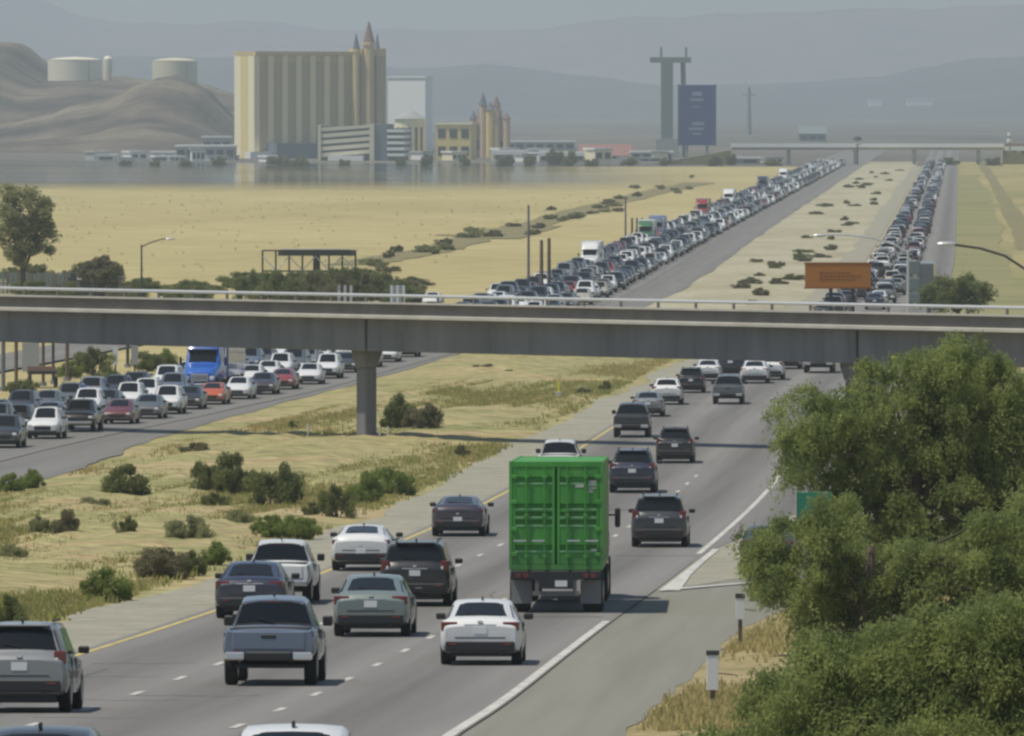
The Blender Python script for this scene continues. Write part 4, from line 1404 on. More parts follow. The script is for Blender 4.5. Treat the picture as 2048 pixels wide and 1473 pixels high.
# ================================================================== FAR BUILDINGS
ramp_noise('hotel_tan', [(0.3, (0.54, 0.42, 0.22)), (0.7, (0.62, 0.49, 0.27))], 0.05, 4, rough=0.85)
simple('hotel_pale', (0.78, 0.65, 0.40), 0.85)
simple('hotel_bay', (0.42, 0.325, 0.18), 0.6)
simple('hotel_cream', (0.80, 0.74, 0.50), 0.85)
simple('hotel_yellow', (0.72, 0.56, 0.22), 0.85)
simple('spire_red', (0.20, 0.13, 0.115), 0.8)
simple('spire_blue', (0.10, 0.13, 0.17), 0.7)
simple('white_wall', (0.72, 0.72, 0.70), 0.8, var=.06, scale=.1)
simple('white_paint', (0.85, 0.85, 0.82), 0.7)
simple('grey_wall', (0.34, 0.35, 0.35), 0.8, var=.1, scale=.1)
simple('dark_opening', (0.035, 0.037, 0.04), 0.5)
simple('garage_slab', (0.58, 0.55, 0.42), 0.85)
simple('roof_red', (0.26, 0.13, 0.115), 0.85)
simple('castle_pink', (0.58, 0.43, 0.30), 0.85)
simple('sign_blue', (0.042, 0.07, 0.21), 0.5, spec=0.3)
simple('sign_text', (0.22, 0.27, 0.40), 0.5)
simple('sign_orange', (0.36, 0.145, 0.03), 0.45)
simple('sign_brown', (0.24, 0.08, 0.015), 0.6)
simple('sign_green', (0.02, 0.20, 0.12), 0.4)
simple('signal_red', (0.45, 0.05, 0.035), 0.5)
simple('marker_yellow', (0.75, 0.68, 0.03), 0.5)
simple('tank_beige', (0.62, 0.58, 0.42), 0.6)
simple('tank_white', (0.74, 0.70, 0.56), 0.6)
simple('tower_grey', (0.17, 0.21, 0.215), 0.7)

def sz(pixels, Y):
    return pixels * Y / F

def hotel():
    Y = 1210.0 * K
    W = sz(250, Y) / math.cos(math.radians(27))
    H = wz(106, Y)
    t = thing('hotel_tower', 'tall tan hotel tower with vertical bays and castle spires at its right end', 'building', (wx(512, Y), Y, 0), (0, 0, math.radians(27)))
    Dp = 17.0
    part(t, 'wall', MB().box(0, W, 0, Dp, 0, H), 'hotel_tan')
    nb = 9
    bw = W / nb
    for i in range(nb + 1):
        x = i * bw
        part(t, 'pilaster', MB().box(x - 1.05, x + 1.05, -.9, -.003, 0, H - 1.0), 'hotel_pale')
    for i in range(nb):
        x = i * bw
        part(t, 'window_bay', MB().box(x + 1.2, x + bw - 1.2, -.25, -.002, 3, H - 3.2), 'hotel_bay')
    part(t, 'cornice', MB().box(-.6, W + .4, -1.1, Dp + .3, H - .9, H + .5), 'hotel_tan')
    for y0, y1, m in ((0.1, 5.5, 'hotel_cream'), (5.7, 11, 'hotel_yellow'), (11.2, 16.8, 'hotel_cream')):
        part(t, 'end_wall_panel', MB().box(-.55, -.003, y0, y1, 0, H - 1), m)
    part(t, 'podium', MB().box(4, 24, -9, -1.2, 0, 5.5), 'spire_blue')
    part(t, 'entrance_canopy', MB().box(-5, 4, -6, -1.2, 0, 2.4), 'white_wall')
    # castle end: octagonal towers with spires
    def turret(px, pw, ptop, pshaft, m, ms, dy=-2):
        x = (px - 512) * Y / F / math.cos(math.radians(27))
        r = sz(pw, Y) / 2
        z1, z2 = wz(pshaft, Y), wz(ptop, Y)
        q = part(t, 'turret', MB().lathe([(r, 0), (r, z1 - 1.5), (r * 1.2, z1 - 1.2), (r * 1.2, z1)], 10, (x, dy, 0)), m)
        part(q, 'spire', MB().lathe([(r * 1.1, z1 + .003), (r * .75, z1 + (z2 - z1) * .3), (r * .18, z2 - .5), (.05, z2)], 10, (x, dy, 0)), ms)
    turret(706, 14, 66, 98, 'hotel_tan', 'spire_blue')
    turret(730, 22, 42, 84, 'hotel_tan', 'spire_red', -2.5)
    turret(758, 10, 66, 100, 'hotel_pale', 'spire_blue', 2)
    turret(745, 12, 78, 104, 'hotel_pale', 'spire_red', 4)
    part(t, 'castle_block', MB().box(W - 9, W + .8, -1.8, 8, 0, wz(97, Y)), 'hotel_tan')
    part(t, 'stair_shaft', MB().box(W - 3.6, W - .2, -3.2, -1.82, 0, wz(112, Y)), 'hotel_bay')
hotel()

def garage():
    Y = 1165.0 * K
    t = thing('parking_garage', 'cream parking garage with open slanted decks in front of the hotel tower', 'building', (wx(642, Y), Y, 0), (0, 0, math.radians(-6)))
    W, H = sz(98, Y), wz(250, Y)
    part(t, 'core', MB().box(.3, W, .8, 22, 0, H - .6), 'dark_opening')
    for k in range(5):
        z = 1.2 + k * (H - 2.2) / 4.6
        sl = 1.3
        q = [(0, 0, z), (W, 0, z + sl), (W, 22, z + sl), (0, 22, z), (0, 0, z + 1.35), (W, 0, z + sl + 1.35), (W, 22, z + sl + 1.35), (0, 22, z + 1.35)]
        if k == 4:
            q = [(x, y, min(zz, H)) for x, y, zz in q]
        part(t, 'parking_deck', MB().add(q, [(0, 3, 2, 1), (4, 5, 6, 7), (0, 1, 5, 4), (1, 2, 6, 5), (2, 3, 7, 6), (3, 0, 4, 7)]), 'garage_slab')
    part(t, 'end_pier', MB().box(-1.0, -.003, -.4, 22.2, 0, H), 'garage_slab')
    part(t, 'stair_tower', MB().box(W + .003, W + 1.6, -.5, 20, 0, H + .3), 'garage_slab')
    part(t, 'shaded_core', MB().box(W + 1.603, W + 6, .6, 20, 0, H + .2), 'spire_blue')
    for k in range(5):
        z = 1.5 + k * (H - 2) / 5
        part(t, 'ramp_deck', MB().box(W + 6.003, W + 12, 0, 18, z, z + 1.0), 'white_wall')
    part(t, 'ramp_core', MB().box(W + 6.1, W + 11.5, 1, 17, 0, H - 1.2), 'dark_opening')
    part(t, 'entrance_canopy', MB().box(3, 15, -5, -.2, 0, 1.7), 'white_wall')
garage()

def round_tower():
    Y = 1190.0 * K
    t = thing('round_tower', 'round grey-cream tower with shallow cone roof right of the parking garage', 'building', (wx(820, Y), Y, 0))
    r = sz(30, Y)
    z = wz(238, Y)
    part(t, 'wall', MB().lathe([(r, 0), (r, z)], 20), 'hotel_cream', 60)
    part(t, 'roof', MB().lathe([(r * 1.12, z + .003), (r * .5, z + 2.0), (.1, z + 3.2)], 20), 'grey_wall', 60)
    for k in range(5):
        a = -PI / 2 + (k - 2) * .42
        part(t, 'window', MB().box(r * math.cos(a) - .5, r * math.cos(a) + .5, r * math.sin(a) - .1, r * math.sin(a) + .3, 3, z - 3), 'dark_opening')
round_tower()

def block(name, label, px0, px1, ptop, Y, m, roofm=None, depth=14, rot=0, wins=0, band=None, roof_h=0.0, rows=1):
    Y = Y * K
    x0 = wx(px0, Y)
    W = sz(px1 - px0, Y)
    H = wz(ptop, Y)
    t = thing(name, label, 'building', (x0, Y, 0), (0, 0, math.radians(rot)))
    part(t, 'wall', MB().box(0, W, 0, depth, 0, H), m)
    if roofm:
        if roof_h:
            q = [(-.4, -.4, H + .003), (W + .4, -.4, H + .003), (W + .4, depth + .4, H + .003), (-.4, depth + .4, H + .003), (-.4, depth / 2, H + roof_h), (W + .4, depth / 2, H + roof_h)]
            part(t, 'roof', MB().add(q, [(0, 1, 5, 4), (2, 3, 4, 5), (1, 2, 5), (3, 0, 4), (3, 2, 1, 0)]), roofm)
        else:
            part(t, 'roof', MB().box(-.4, W + .4, -.4, depth + .4, H + .003, H + .6), roofm)
    for r_ in range(rows if wins else 0):
        for i in range(wins):
            x = W * (i + .5) / wins
            ww = W / wins * .33
            zc = H * (r_ + .5) / rows
            part(t, 'window', MB().box(x - ww, x + ww, -.12, -.003, zc - H / rows * .26, zc + H / rows * .26), 'dark_opening')
    if band:
        part(t, 'fascia', MB().box(-.2, W + .2, -.5, -.13, H * .72, H * .98), band)
    return t
block('yellow_building', 'yellow stucco building with dark base between round tower and pink castle', 872, 942, 250, 1185, 'hotel_yellow', 'hotel_cream', 18, -6, 3, None, 0, 2)
block('white_hotel_block', 'pale white high-rise block rising behind the hotel tower spires', 776, 858, 156, 1420, 'white_paint', 'white_paint', 7, -24)
block('low_white_building', 'long low white building left of the hotel tower', 352, 470, 294, 1180, 'grey_wall', 'white_wall', 20, 0, 6)
block('upper_white_building', 'white stepped roof building on the slope left of the hotel', 405, 462, 276, 1260, 'grey_wall', 'white_wall', 12, 0, 3)
block('white_shed', 'small white shed at the foot of the brown hill', 302, 350, 306, 1175, 'white_wall', 'white_wall', 10, 0, 2)
block('distant_white_hut', 'tiny white hut far left under the brown hill', 192, 232, 312, 1160, 'white_wall', 'white_wall', 8, 0, 1)
block('cream_shop', 'cream low shop with white fascia right of the pink castle', 985, 1070, 305, 1150, 'hotel_cream', 'white_wall', 16, 0, 3, 'white_wall')
block('flat_store', 'flat grey store with white parapet between cream shop and red roof', 1080, 1168, 308, 1140, 'grey_wall', 'white_wall', 16, 0, 5, 'white_wall')
block('red_roof_building', 'low building with wide dull red roof left of the blue sign', 1160, 1262, 312, 1200, 'grey_wall', 'roof_red', 24, 0, 5, None, 4.0)
block('long_shed', 'long low dark shed behind the cream shop', 1010, 1150, 285, 1420, 'grey_wall', 'white_wall', 20, 0, 7)
block('pale_warehouse', 'pale warehouse strip left of the blue billboard sign', 1262, 1345, 306, 1180, 'grey_wall', 'white_wall', 18, 0, 4)
block('service_station', 'white flat canopy station right of the blue billboard sign', 1440, 1520, 318, 1110, 'grey_wall', 'white_wall', 10, 0, 2)
block('pink_store', 'dull pink store at the far right end of the distant overpass', 2010, 2120, 292, 1120, 'castle_pink', 'roof_red', 20, 0, 4, 'white_wall')
block('brown_lodge', 'small brown lodge against the haze above the distant overpass', 1598, 1652, 268, 1750, 'tower_grey', 'tower_grey', 14, 0, 3, None, 4)
block('far_white_shed', 'faint white shed on the far slope, left of a pair', 1737, 1763, 200, 4284, 'white_paint', 'white_paint', 20, 0)
block('far_white_shed', 'faint white long shed on the far slope, right of a pair', 1814, 1866, 201, 4284, 'white_paint', 'white_paint', 20, 0)

rb = random.Random(3)
clut = [(190, 30), (238, 26), (262, 34), (312, 22), (340, 30), (384, 26), (418, 40), (448, 20), (536, 30), (700, 26), (846, 22), (905, 30), (1000, 40), (1046, 30), (1078, 26), (1122, 40), (1190, 36), (1236, 28), (1280, 40), (1306, 30), (1455, 30), (1532, 34)]
for i, (px, w_) in enumerate(clut):
    block('low_building', '%s small pale low building from the left in the distant town strip' % ordw(i), px, px + w_, rb.choice([300, 306, 311, 315, 318]), 1125 + rb.uniform(0, 60), rb.choice(['white_wall', 'grey_wall', 'hotel_cream', 'white_paint']), rb.choice(['white_paint', 'grey_wall', 'white_wall']), 10, rb.uniform(-12, 25), rb.choice([0, 2, 3]))['group'] = 'low buildings of the distant town'

def castle():
    Y = 1230.0 * K
    t = thing('castle_building', 'pink themed castle with pointed towers right of the yellow building', 'building', (wx(980, Y), Y, 0))
    part(t, 'keep', MB().box(-sz(30, Y), sz(30, Y), 0, 14, 0, wz(245, Y)), 'castle_pink')
    part(t, 'upper_keep', MB().box(-sz(24, Y), sz(24, Y), 1, 11, wz(245, Y) + .003, wz(220, Y)), 'castle_pink')
    for px, pw, top, sh in ((-33, 14, 222, 240), (33, 15, 226, 240), (-14, 14, 186, 212), (13, 15, 192, 214), (0, 20, 204, 222)):
        x = sz(px, Y)
        r = sz(pw, Y) / 2
        q = part(t, 'turret', MB().lathe([(r, 0), (r, wz(sh, Y)), (r * 1.2, wz(sh, Y) + .3)], 10, (x, -.6, 0)), 'castle_pink' if px else 'hotel_yellow')
        part(q, 'spire', MB().lathe([(r * 1.2, wz(sh, Y) + .31), (.08, wz(top, Y))], 10, (x, -.6, 0)), 'spire_red' if px > 0 else 'spire_blue')
    for i in range(4):
        x = -sz(22, Y) + i * sz(15, Y)
        part(t, 'window', MB().box(x - .6, x + .6, -.15, -.003, 3, 6), 'dark_opening')
castle()

def tank(px, pw, ptop, pbot, Y, m, label):
    Y = Y * K
    r = sz(pw, Y) / 2
    z0, z1 = wz(pbot, Y) - 4, wz(ptop, Y)
    t = thing('storage_tank', label, 'tank', (wx(px, Y), Y, z0), group='tanks on the brown hill')
    part(t, 'shell', MB().lathe([(r, 0), (r, z1 - z0)], 32), m, 60)
    part(t, 'roof', MB().lathe([(r * 1.01, z1 - z0 + .003), (r * .6, z1 - z0 + 1.0), (.1, z1 - z0 + 1.5)], 32), m, 60)
    part(t, 'ladder', MB().box(r * .55, r * .55 + .4, -r * .84 - .3, -r * .84, 0, z1 - z0), 'grey_wall')
tank(350, 90, 122, 166, 1640, 'tank_beige', 'round beige storage tank on the crest of the brown hill')
tank(150, 108, 120, 146, 1660, 'tank_white', 'wide white storage tank on the hill, left of the beige tank')
tank(216, 18, 118, 146, 1665, 'tank_white', 'narrow white tank on the hill between the two wide tanks')

def blue_sign():
    Y = 1105.0 * K
    t = thing('pylon_sign', 'tall dark blue billboard sign on columns beside the freeway', 'sign', (wx(1394, Y), Y, 0))
    hw = sz(37, Y)
    z0, z1 = wz(291, Y), wz(170, Y)
    part(t, 'board', MB().box(-hw, hw, 0, 1.6, z0, z1, .1), 'sign_blue')
    part(t, 'cabinet_edge', MB().box(-hw - .25, -hw + .2, -.06, 1.7, z0 - .2, z1 + .2).box(hw - .2, hw + .25, -.06, 1.7, z0 - .2, z1 + .2), 'spire_blue')
    mb = MB()
    for (xx, py, ww, hh) in ((0, 188, 20, 8), (0, 200, 26, 5), (-2, 214, 14, 3), (2, 248, 24, 6), (-2, 258, 30, 5), (0, 268, 18, 4)):
        mb.box(sz(xx - ww / 2, Y), sz(xx + ww / 2, Y), -.05, -.004, wz(py + hh / 2, Y), wz(py - hh / 2, Y))
    part(t, 'faded_lettering', mb, 'sign_text')
    for s in (-.55, .55):
        part(t, 'column', MB().box(s * hw - .5, s * hw + .5, .3, 1.3, 0, z0), 'grey_wall')
    Y = 1240.0 * K
    t = thing('ride_tower', 'hazy grey-green tower with cross beam and two masts behind the blue sign', 'tower', (wx(1334, Y), Y, 0))
    r = sz(24, Y) / 2
    zt = wz(126, Y)
    part(t, 'shaft', MB().box(-r, r, 0, 2 * r, 0, zt), 'tower_grey')
    part(t, 'base', MB().box(-r * 1.9, r * 1.9, -1, 2 * r + 1, 0, wz(278, Y)), 'grey_wall')
    part(t, 'cross_beam', MB().box(sz(-34, Y), sz(48, Y), .3, 2 * r - .3, zt + .003, zt + sz(11, Y)), 'tower_grey')
    part(t, 'second_shaft', MB().tube([(sz(36, Y), r, 0), (sz(32, Y), r, zt)], .9, 8), 'tower_grey')
    for px in (-12, 38):
        part(t, 'mast', MB().tube([(sz(px, Y), r, zt + sz(11, Y)), (sz(px, Y), r, wz(95, Y))], .45, 6), 'tower_grey')
blue_sign()
for px, ptop, Y, lab in ((1498, 175, 2100 * K, 'faint hazy lattice mast right of the blue sign'),):
    t = thing('lattice_mast', lab, 'tower', (wx(px, Y), Y, 0))
    part(t, 'mast', MB().tube([(0, 0, 0), (0, 0, wz(ptop, Y))], [1.8, .9], 6), 'tower_grey')
    part(t, 'cross_arm', MB().box(-4, 4, -.3, .3, wz(ptop, Y) - 5, wz(ptop, Y) - 4.3), 'tower_grey')

def far_overpass():
    Y = 1095.0 * K
    t = thing('distant_overpass', 'thin white overpass far away where the two traffic queues vanish', 'bridge', (0, Y, 0))
    x0, x1 = wx(1462, Y), wx(2008, Y)
    part(t, 'deck', MB().box(x0, x1, .6, 9, 4.6, 5.5), 'concrete_light')
    part(t, 'parapet', MB().box(x0, x1, -.5, 1.2, 5.503, 6.7), 'white_paint')
    for px in (1578, 1712, 1830, 1958):
        x = wx(px, Y)
        part(t, 'pier', MB().box(x - .55, x + .55, 2, 6, 0, 4.597), 'concrete_light')
    for s, xa in ((-1, x0), (1, x1)):
        q = [(xa, 0, 0), (xa, 9, 0), (xa, 9, 4.6), (xa, 0, 4.6), (xa + s * 26, 0, 0), (xa + s * 26, 9, 0)]
        part(t, 'approach_fill', MB().add(q, [(0, 1, 2, 3), (0, 3, 4), (1, 5, 2), (3, 2, 5, 4), (0, 4, 5, 1)]), 'track_dirt')
    t = thing('median_beacon', 'white beacon with dark cap on a post at the distant overpass', 'beacon', (wx(1715, 1080 * K), 1080 * K, 0))
    part(t, 'post', MB().tube([(0, 0, 0), (0, 0, 6.5)], .22, 8), 'steel_dark')
    part(t, 'lamp_head', MB().lathe([(.5, 6.2), (1.1, 6.7), (1.0, 7.6), (.4, 8.0)], 12), 'tank_white')
    part(t, 'cap', MB().lathe([(1.5, 8.0), (1.2, 8.8), (.2, 9.3)], 12), 'steel_dark')
    t = thing('striped_tower', 'small white stacked beacon tower at the right end of the distant overpass', 'tower', (wx(2019, 1110 * K), 1110 * K, 0))
    part(t, 'post', MB().tube([(0, 0, 0), (0, 0, wz(266, 1110 * K))], .35, 8), 'grey_wall')
    part(t, 'lamp_head', MB().lathe([(.9, wz(285, 1110 * K)), (.9, wz(278, 1110 * K))], 10), 'white_wall')
    part(t, 'upper_lamp_head', MB().lathe([(.7, wz(272, 1110 * K)), (.7, wz(265, 1110 * K))], 10), 'white_wall')
far_overpass()

# ================================================================== SIGNS, LAMPS, POLES
def street_lamp(label, Y, pole_px, pole_top, arm, head_px, name='street_lamp', zbase=None, r=.11):
    Y = Y * K
    x = wx(pole_px, Y)
    zb = gz(Y) if zbase is None else zbase
    t = thing(name, label, 'street lamp', (x, Y, zb), group='street lamps')
    zt = wz(pole_top, Y) - zb
    part(t, 'pole', MB().tube([(0, 0, 0), (0, 0, zt)], [r, r * .7], 10), 'steel_dark' if 'dark' in label else 'galv')
    pts = [(wx(a, Y) - x, 0, wz(b, Y) - zb) for a, b in arm]
    part(t, 'arm', MB().tube(pts, .055, 8), 'steel_dark' if 'dark' in label or 'brown' in label else 'galv')
    hx, hz = wx(head_px[0], Y) - x, wz(head_px[1], Y) - zb
    s = 1 if head_px[2] > 0 else -1
    h = part(t, 'lamp_head', MB().lathe([(.03, -.12), (.14, -.09), (.2, 0), (.17, .06), (.05, .1)], 12), 'galv')
    h.scale = (2.3, 1, 1)
    h.location = (hx, 0, hz)
    part(t, 'base_plate', MB().box(-.25, .25, -.25, .25, 0, .3, .03), 'concrete')
street_lamp('slim dark street lamp rising behind the bridge at the left', 300, 283, 490, [(283, 494), (300, 486), (322, 479), (338, 477)], (341, 478, 1))
street_lamp('grey street lamp on the bridge line with arm reaching left over the queue', 215, 1816, 500, [(1816, 506), (1790, 490), (1745, 476), (1690, 470), (1648, 470)], (1640, 471, -1))
street_lamp('street lamp with brown arm reaching in from the right edge', 150, 2090, 575, [(2090, 580), (2060, 545), (2010, 512), (1960, 497), (1910, 490)], (1893, 488, -1), r=.14)

def orange_sign():
    Y = 176.3 * K
    zb = 8.6
    t = thing('orange_sign', 'large orange-brown message board standing behind the bridge rail', 'sign', (wx(1676, Y), Y, zb))
    hw = sz(66, Y)
    z0, z1 = wz(577, Y) - zb, wz(526, Y) - zb
    part(t, 'board', MB().box(-hw, hw, 0, .12, z0, z1, .02), 'sign_orange')
    part(t, 'frame', MB().box(-hw - .05, hw + .05, -.02, -.003, z1 - .06, z1 + .02).box(-hw - .05, hw + .05, -.02, -.003, z0 - .02, z0 + .06), 'sign_brown')
    mb = MB()
    for k, (xx, py, ww) in enumerate(((-6, 546, 62), (4, 553, 80), (-2, 560, 70))):
        x = -ww / 2
        rr = random.Random(k)
        while x < ww / 2:
            l_ = rr.uniform(4, 9)
            mb.box(sz(xx + x, Y), sz(xx + x + l_, Y), -.012, -.003, wz(py + 1.7, Y) - zb, wz(py - 1.7, Y) - zb)
            x += l_ + 2.2
    part(t, 'lettering', mb, 'sign_brown')
    for px in (-14, 30):
        part(t, 'post', MB().box(sz(px, Y) - .09, sz(px, Y) + .09, .125, .3, 0, z1 - .2), 'steel_dark')
    # cabinet and signal heads on the pole to the right
    Y = 205 * K
    t = thing('equipment_pole', 'grey pole with stacked equipment boxes just behind the bridge', 'pole', (wx(1830, Y), Y, gz(Y)))
    zb = gz(Y)
    part(t, 'pole', MB().tube([(0, 0, 0), (0, 0, wz(520, Y) - zb)], .12, 8), 'galv')
    for a, b in ((522, 548), (556, 582), (586, 606)):
        part(t, 'equipment_box', MB().box(-.38, .30, -.28, .1, wz(b, Y) - zb, wz(a, Y) - zb, .03), 'tower_grey')
orange_sign()

def billboard_back():
    Y = 372.0 * K
    t = thing('billboard', 'dark low billboard on a lattice frame standing in the brush left', 'billboard', (wx(618, Y), Y, gz(Y)))
    z = lambda py: wz(py, Y) - gz(Y)
    hw = sz(93, Y)
    part(t, 'panel', MB().box(-sz(62, Y), hw, 0, .3, z(512), z(500), .02), 'steel_dark')
    part(t, 'top_catwalk', MB().box(-sz(58, Y), hw - .6, -.8, .9, z(499.5), z(498)), 'galv')
    for i in range(8):
        x = -hw + i * 2 * hw / 7
        part(t, 'post', MB().box(x - .1, x + .1, .05, .25, 0, z(501)), 'steel_dark')
        if i < 7:
            x2 = x + 2 * hw / 7
            part(t, 'brace', MB().tube([(x, .1, z(541)), (x2, .1, z(513))] if i % 2 else [(x, .1, z(513)), (x2, .1, z(541))], .07, 6), 'galv')
    part(t, 'top_beam', MB().box(-hw, -sz(62, Y), 0, .2, z(503), z(500)), 'steel_dark')
    part(t, 'bottom_beam', MB().box(-hw, hw, 0, .2, z(544), z(541)), 'steel_dark')
    part(t, 'column', MB().box(sz(8, Y), sz(22, Y), .3, 1.0, 0, z(500)), 'steel_dark')
billboard_back()

def pole(px, ptop, pbot, label, m='galv', r=.16, arm=0):
    Y = gy(pbot)
    t = thing('utility_pole', label, 'pole', (wx(px, Y), Y, gz(Y) - .1), group='poles beside the oncoming lanes')
    H = wz(ptop, Y) - gz(Y)
    part(t, 'shaft', MB().tube([(0, 0, 0), (0, 0, H)], [r, r * .75], 8), m)
    if arm:
        part(t, 'cross_arm', MB().box(-arm, arm, -.06, .06, H - .5, H - .3), m)
    else:
        part(t, 'cap', MB().lathe([(r * .9, H + .002), (r * .3, H + .12)], 8), m)
pole(1057, 410, 600, 'tall pale pole left of the oncoming queue behind the bridge', 'concrete', .15)
pole(1083, 480, 592, 'shorter brown post, left of a close pair beside the queue', 'wood_pole', .22)
pole(1098, 476, 590, 'shorter brown post, right of a close pair beside the queue', 'wood_pole', .22)
pole(1251, 396, 482, 'slim pale pole further along the oncoming queue', 'concrete', .16)
for i, px in enumerate((1264, 1274, 1284)):
    pole(px, 436, 478, 'dark stub post, %s of three beside the far oncoming queue' % ('left', 'middle', 'right')[i], 'wood_pole', .2)
pole(1190, 600, 745, 'thin pole left', 'concrete', .05) if False else None

# posts, pale panels and fence seen under the left end of the bridge
def left_posts():
    for i, (px, top, bot, m, r) in enumerate(((6, 640, 782, 'concrete', .14), (32, 640, 785, 'wood_pole', .12), (86, 650, 772, 'wood_pole', .11), (106, 650, 768, 'steel_dark', .1), (134, 640, 762, 'wood_pole', .13), (255, 660, 735, 'steel_dark', .12))):
        Y = gy(bot)
        t = thing('sign_post', '%s of the upright posts standing under the left end of the bridge' % ORD[i], 'post', (wx(px, Y), Y, gz(Y)), group='posts under the left end of the bridge')
        H = wz(top, Y) - gz(Y)
        part(t, 'shaft', MB().tube([(0, 0, 0), (0, 0, H)], r, 8), m)
        part(t, 'footing', MB().lathe([(r * 2.2, 0), (r * 2.0, .25)], 10), 'concrete')
    for i, (px0, px1, top, bot, m) in enumerate(((44, 78, 686, 744, 'grey_wall'), (225, 236, 695, 730, 'white_wall'), (262, 276, 688, 730, 'grey_wall'))):
        Y = gy(bot + 20)
        t = thing('panel_sign', 'pale upright panel under the left end of the bridge, %s from the left' % ORD[i], 'sign', (wx((px0 + px1) / 2, Y), Y, gz(Y)), group='panels under the left end of the bridge')
        hw = sz((px1 - px0) / 2, Y)
        part(t, 'board', MB().box(-hw, hw, 0, .08, wz(bot, Y) - gz(Y), wz(top, Y) - gz(Y)), m)
        part(t, 'post', MB().box(-.06, .06, .083, .2, 0, wz(top, Y) - gz(Y) - .1), 'steel_dark')
    Y = gy(775)
    t = thing('utility_trailer', 'small dark flat trailer parked behind posts under the left bridge end', 'trailer', (wx(84, Y), Y, gz(Y)))
    z = wz(745, Y) - gz(Y)
    part(t, 'bed', MB().box(-.95, .95, -.8, 1.6, z - .12, z + .1), 'steel_dark')
    part(t, 'side_rail', MB().box(-.95, .95, -.82, -.78, z + .1, z + .42), 'spire_red')
    for s in (-1, 1):
        part(t, 'wheel', MB().tube([(s * .8, .5, .35), (s * 1.0, .5, .35)], .35, 14), 'tyre')
        part(t, 'jack_leg', MB().box(s * .85 - .05, s * .85 + .05, -.7, -.6, 0, z - .12), 'steel_dark')
left_posts()

def left_shed():
    Y = 345.0 * K
    t = thing('low_shed', 'dark low shed with pale fascia behind the bridge at far left', 'building', (wx(140, Y), Y, gz(Y)))
    z = lambda py: wz(py, Y) - gz(Y)
    W = sz(98, Y)
    part(t, 'wall', MB().box(0, W, .5, 6, 0, z(562)), 'tower_grey')
    part(t, 'fascia', MB().box(sz(14, Y), W, 0, .4, z(560), z(553)), 'white_wall')
    part(t, 'roof', MB().box(-.2, W + .2, .1, 6.4, z(562) + .003, z(555)), 'dark_opening')
    part(t, 'roof_unit', MB().box(0, sz(14, Y), 0.6, 2.4, z(555) + .003, z(547)), 'dark_opening')
    for i in range(3):
        part(t, 'door', MB().box(W * (.2 + .27 * i), W * (.2 + .27 * i) + 1.2, .46, .497, 0, 1.6), 'dark_opening')
    t = thing('slat_fence', 'dark slatted fence along the far left behind the bridge', 'fence', (wx(-60, 352 * K), 352 * K, gz(352 * K)))
    Wf = sz(205, 352 * K)
    n = 26
    for i in range(n):
        x = Wf * i / n
        h = wz(546, 352 * K) - gz(352 * K) + random.uniform(-.08, .08)
        part(t, 'slat', MB().box(x, x + Wf / n * .82, 0, .06, 0, h), 'tower_grey' if i % 3 else 'concrete_dark')
    part(t, 'rail', MB().box(0, Wf, .063, .15, 1.0, 1.12), 'concrete_dark')
left_shed()

# marker boards on the bridge approach seen through the rail
for i, (px, lab) in enumerate(((690, 'black and white striped marker board behind the bridge rail'), (795, 'pale marker board behind the bridge rail, right of the striped one'))):
    Y = 270.0 * K
    t = thing('marker_board', lab, 'sign', (wx(px, Y), Y, gz(Y)))
    zb = gz(Y)
    for k in range(5):
        x = sz((k - 2) * 6, Y)
        part(t, 'stripe', MB().box(x - sz(2.7, Y), x + sz(2.7, Y), 0, .06, wz(612, Y) - zb, wz(571, Y) - zb), ('paint_white' if (k % 2 == 0) else 'steel_dark') if i == 0 else ('grey_wall' if k % 2 else 'white_wall'))
    part(t, 'post', MB().box(-.1, .1, .063, .2, 0, wz(585, Y) - zb), 'steel_dark')

def delineator(px, ptop, pmid, pbot, Y, wpx, label):
    Y = Y * K
    t = thing('marker_post', label, 'marker post', (wx(px, Y), Y, gz(Y)))
    zb = gz(Y)
    hw = sz(wpx, Y) / 2
    part(t, 'post', MB().box(-.05, .05, .0, .04, -.1, wz(pmid, Y) - zb), 'wood_pole')
    part(t, 'panel', MB().box(-hw, hw, -.03, -.003, wz(pmid, Y) - zb, wz(ptop + 10, Y) - zb, .008), 'plate')
    part(t, 'cap', MB().box(-hw * 1.1, hw * 1.1, -.04, .03, wz(ptop + 10, Y) - zb + .003, wz(ptop, Y) - zb, .008), 'steel_dark')
    part(t, 'strut', MB().tube([(hw, -.01, wz((ptop + pmid) / 2 + 6, Y) - zb), (hw + .28, -.01, wz((ptop + pmid) / 2 + 9, Y) - zb)], .015, 6), 'wood_pole')
delineator(1426, 1302, 1382, 1440, 64.5, 24, 'nearer white marker post with black cap on the right verge')
delineator(1481, 1188, 1240, 1285, 84.0, 18, 'farther white marker post with black cap beside the ramp')

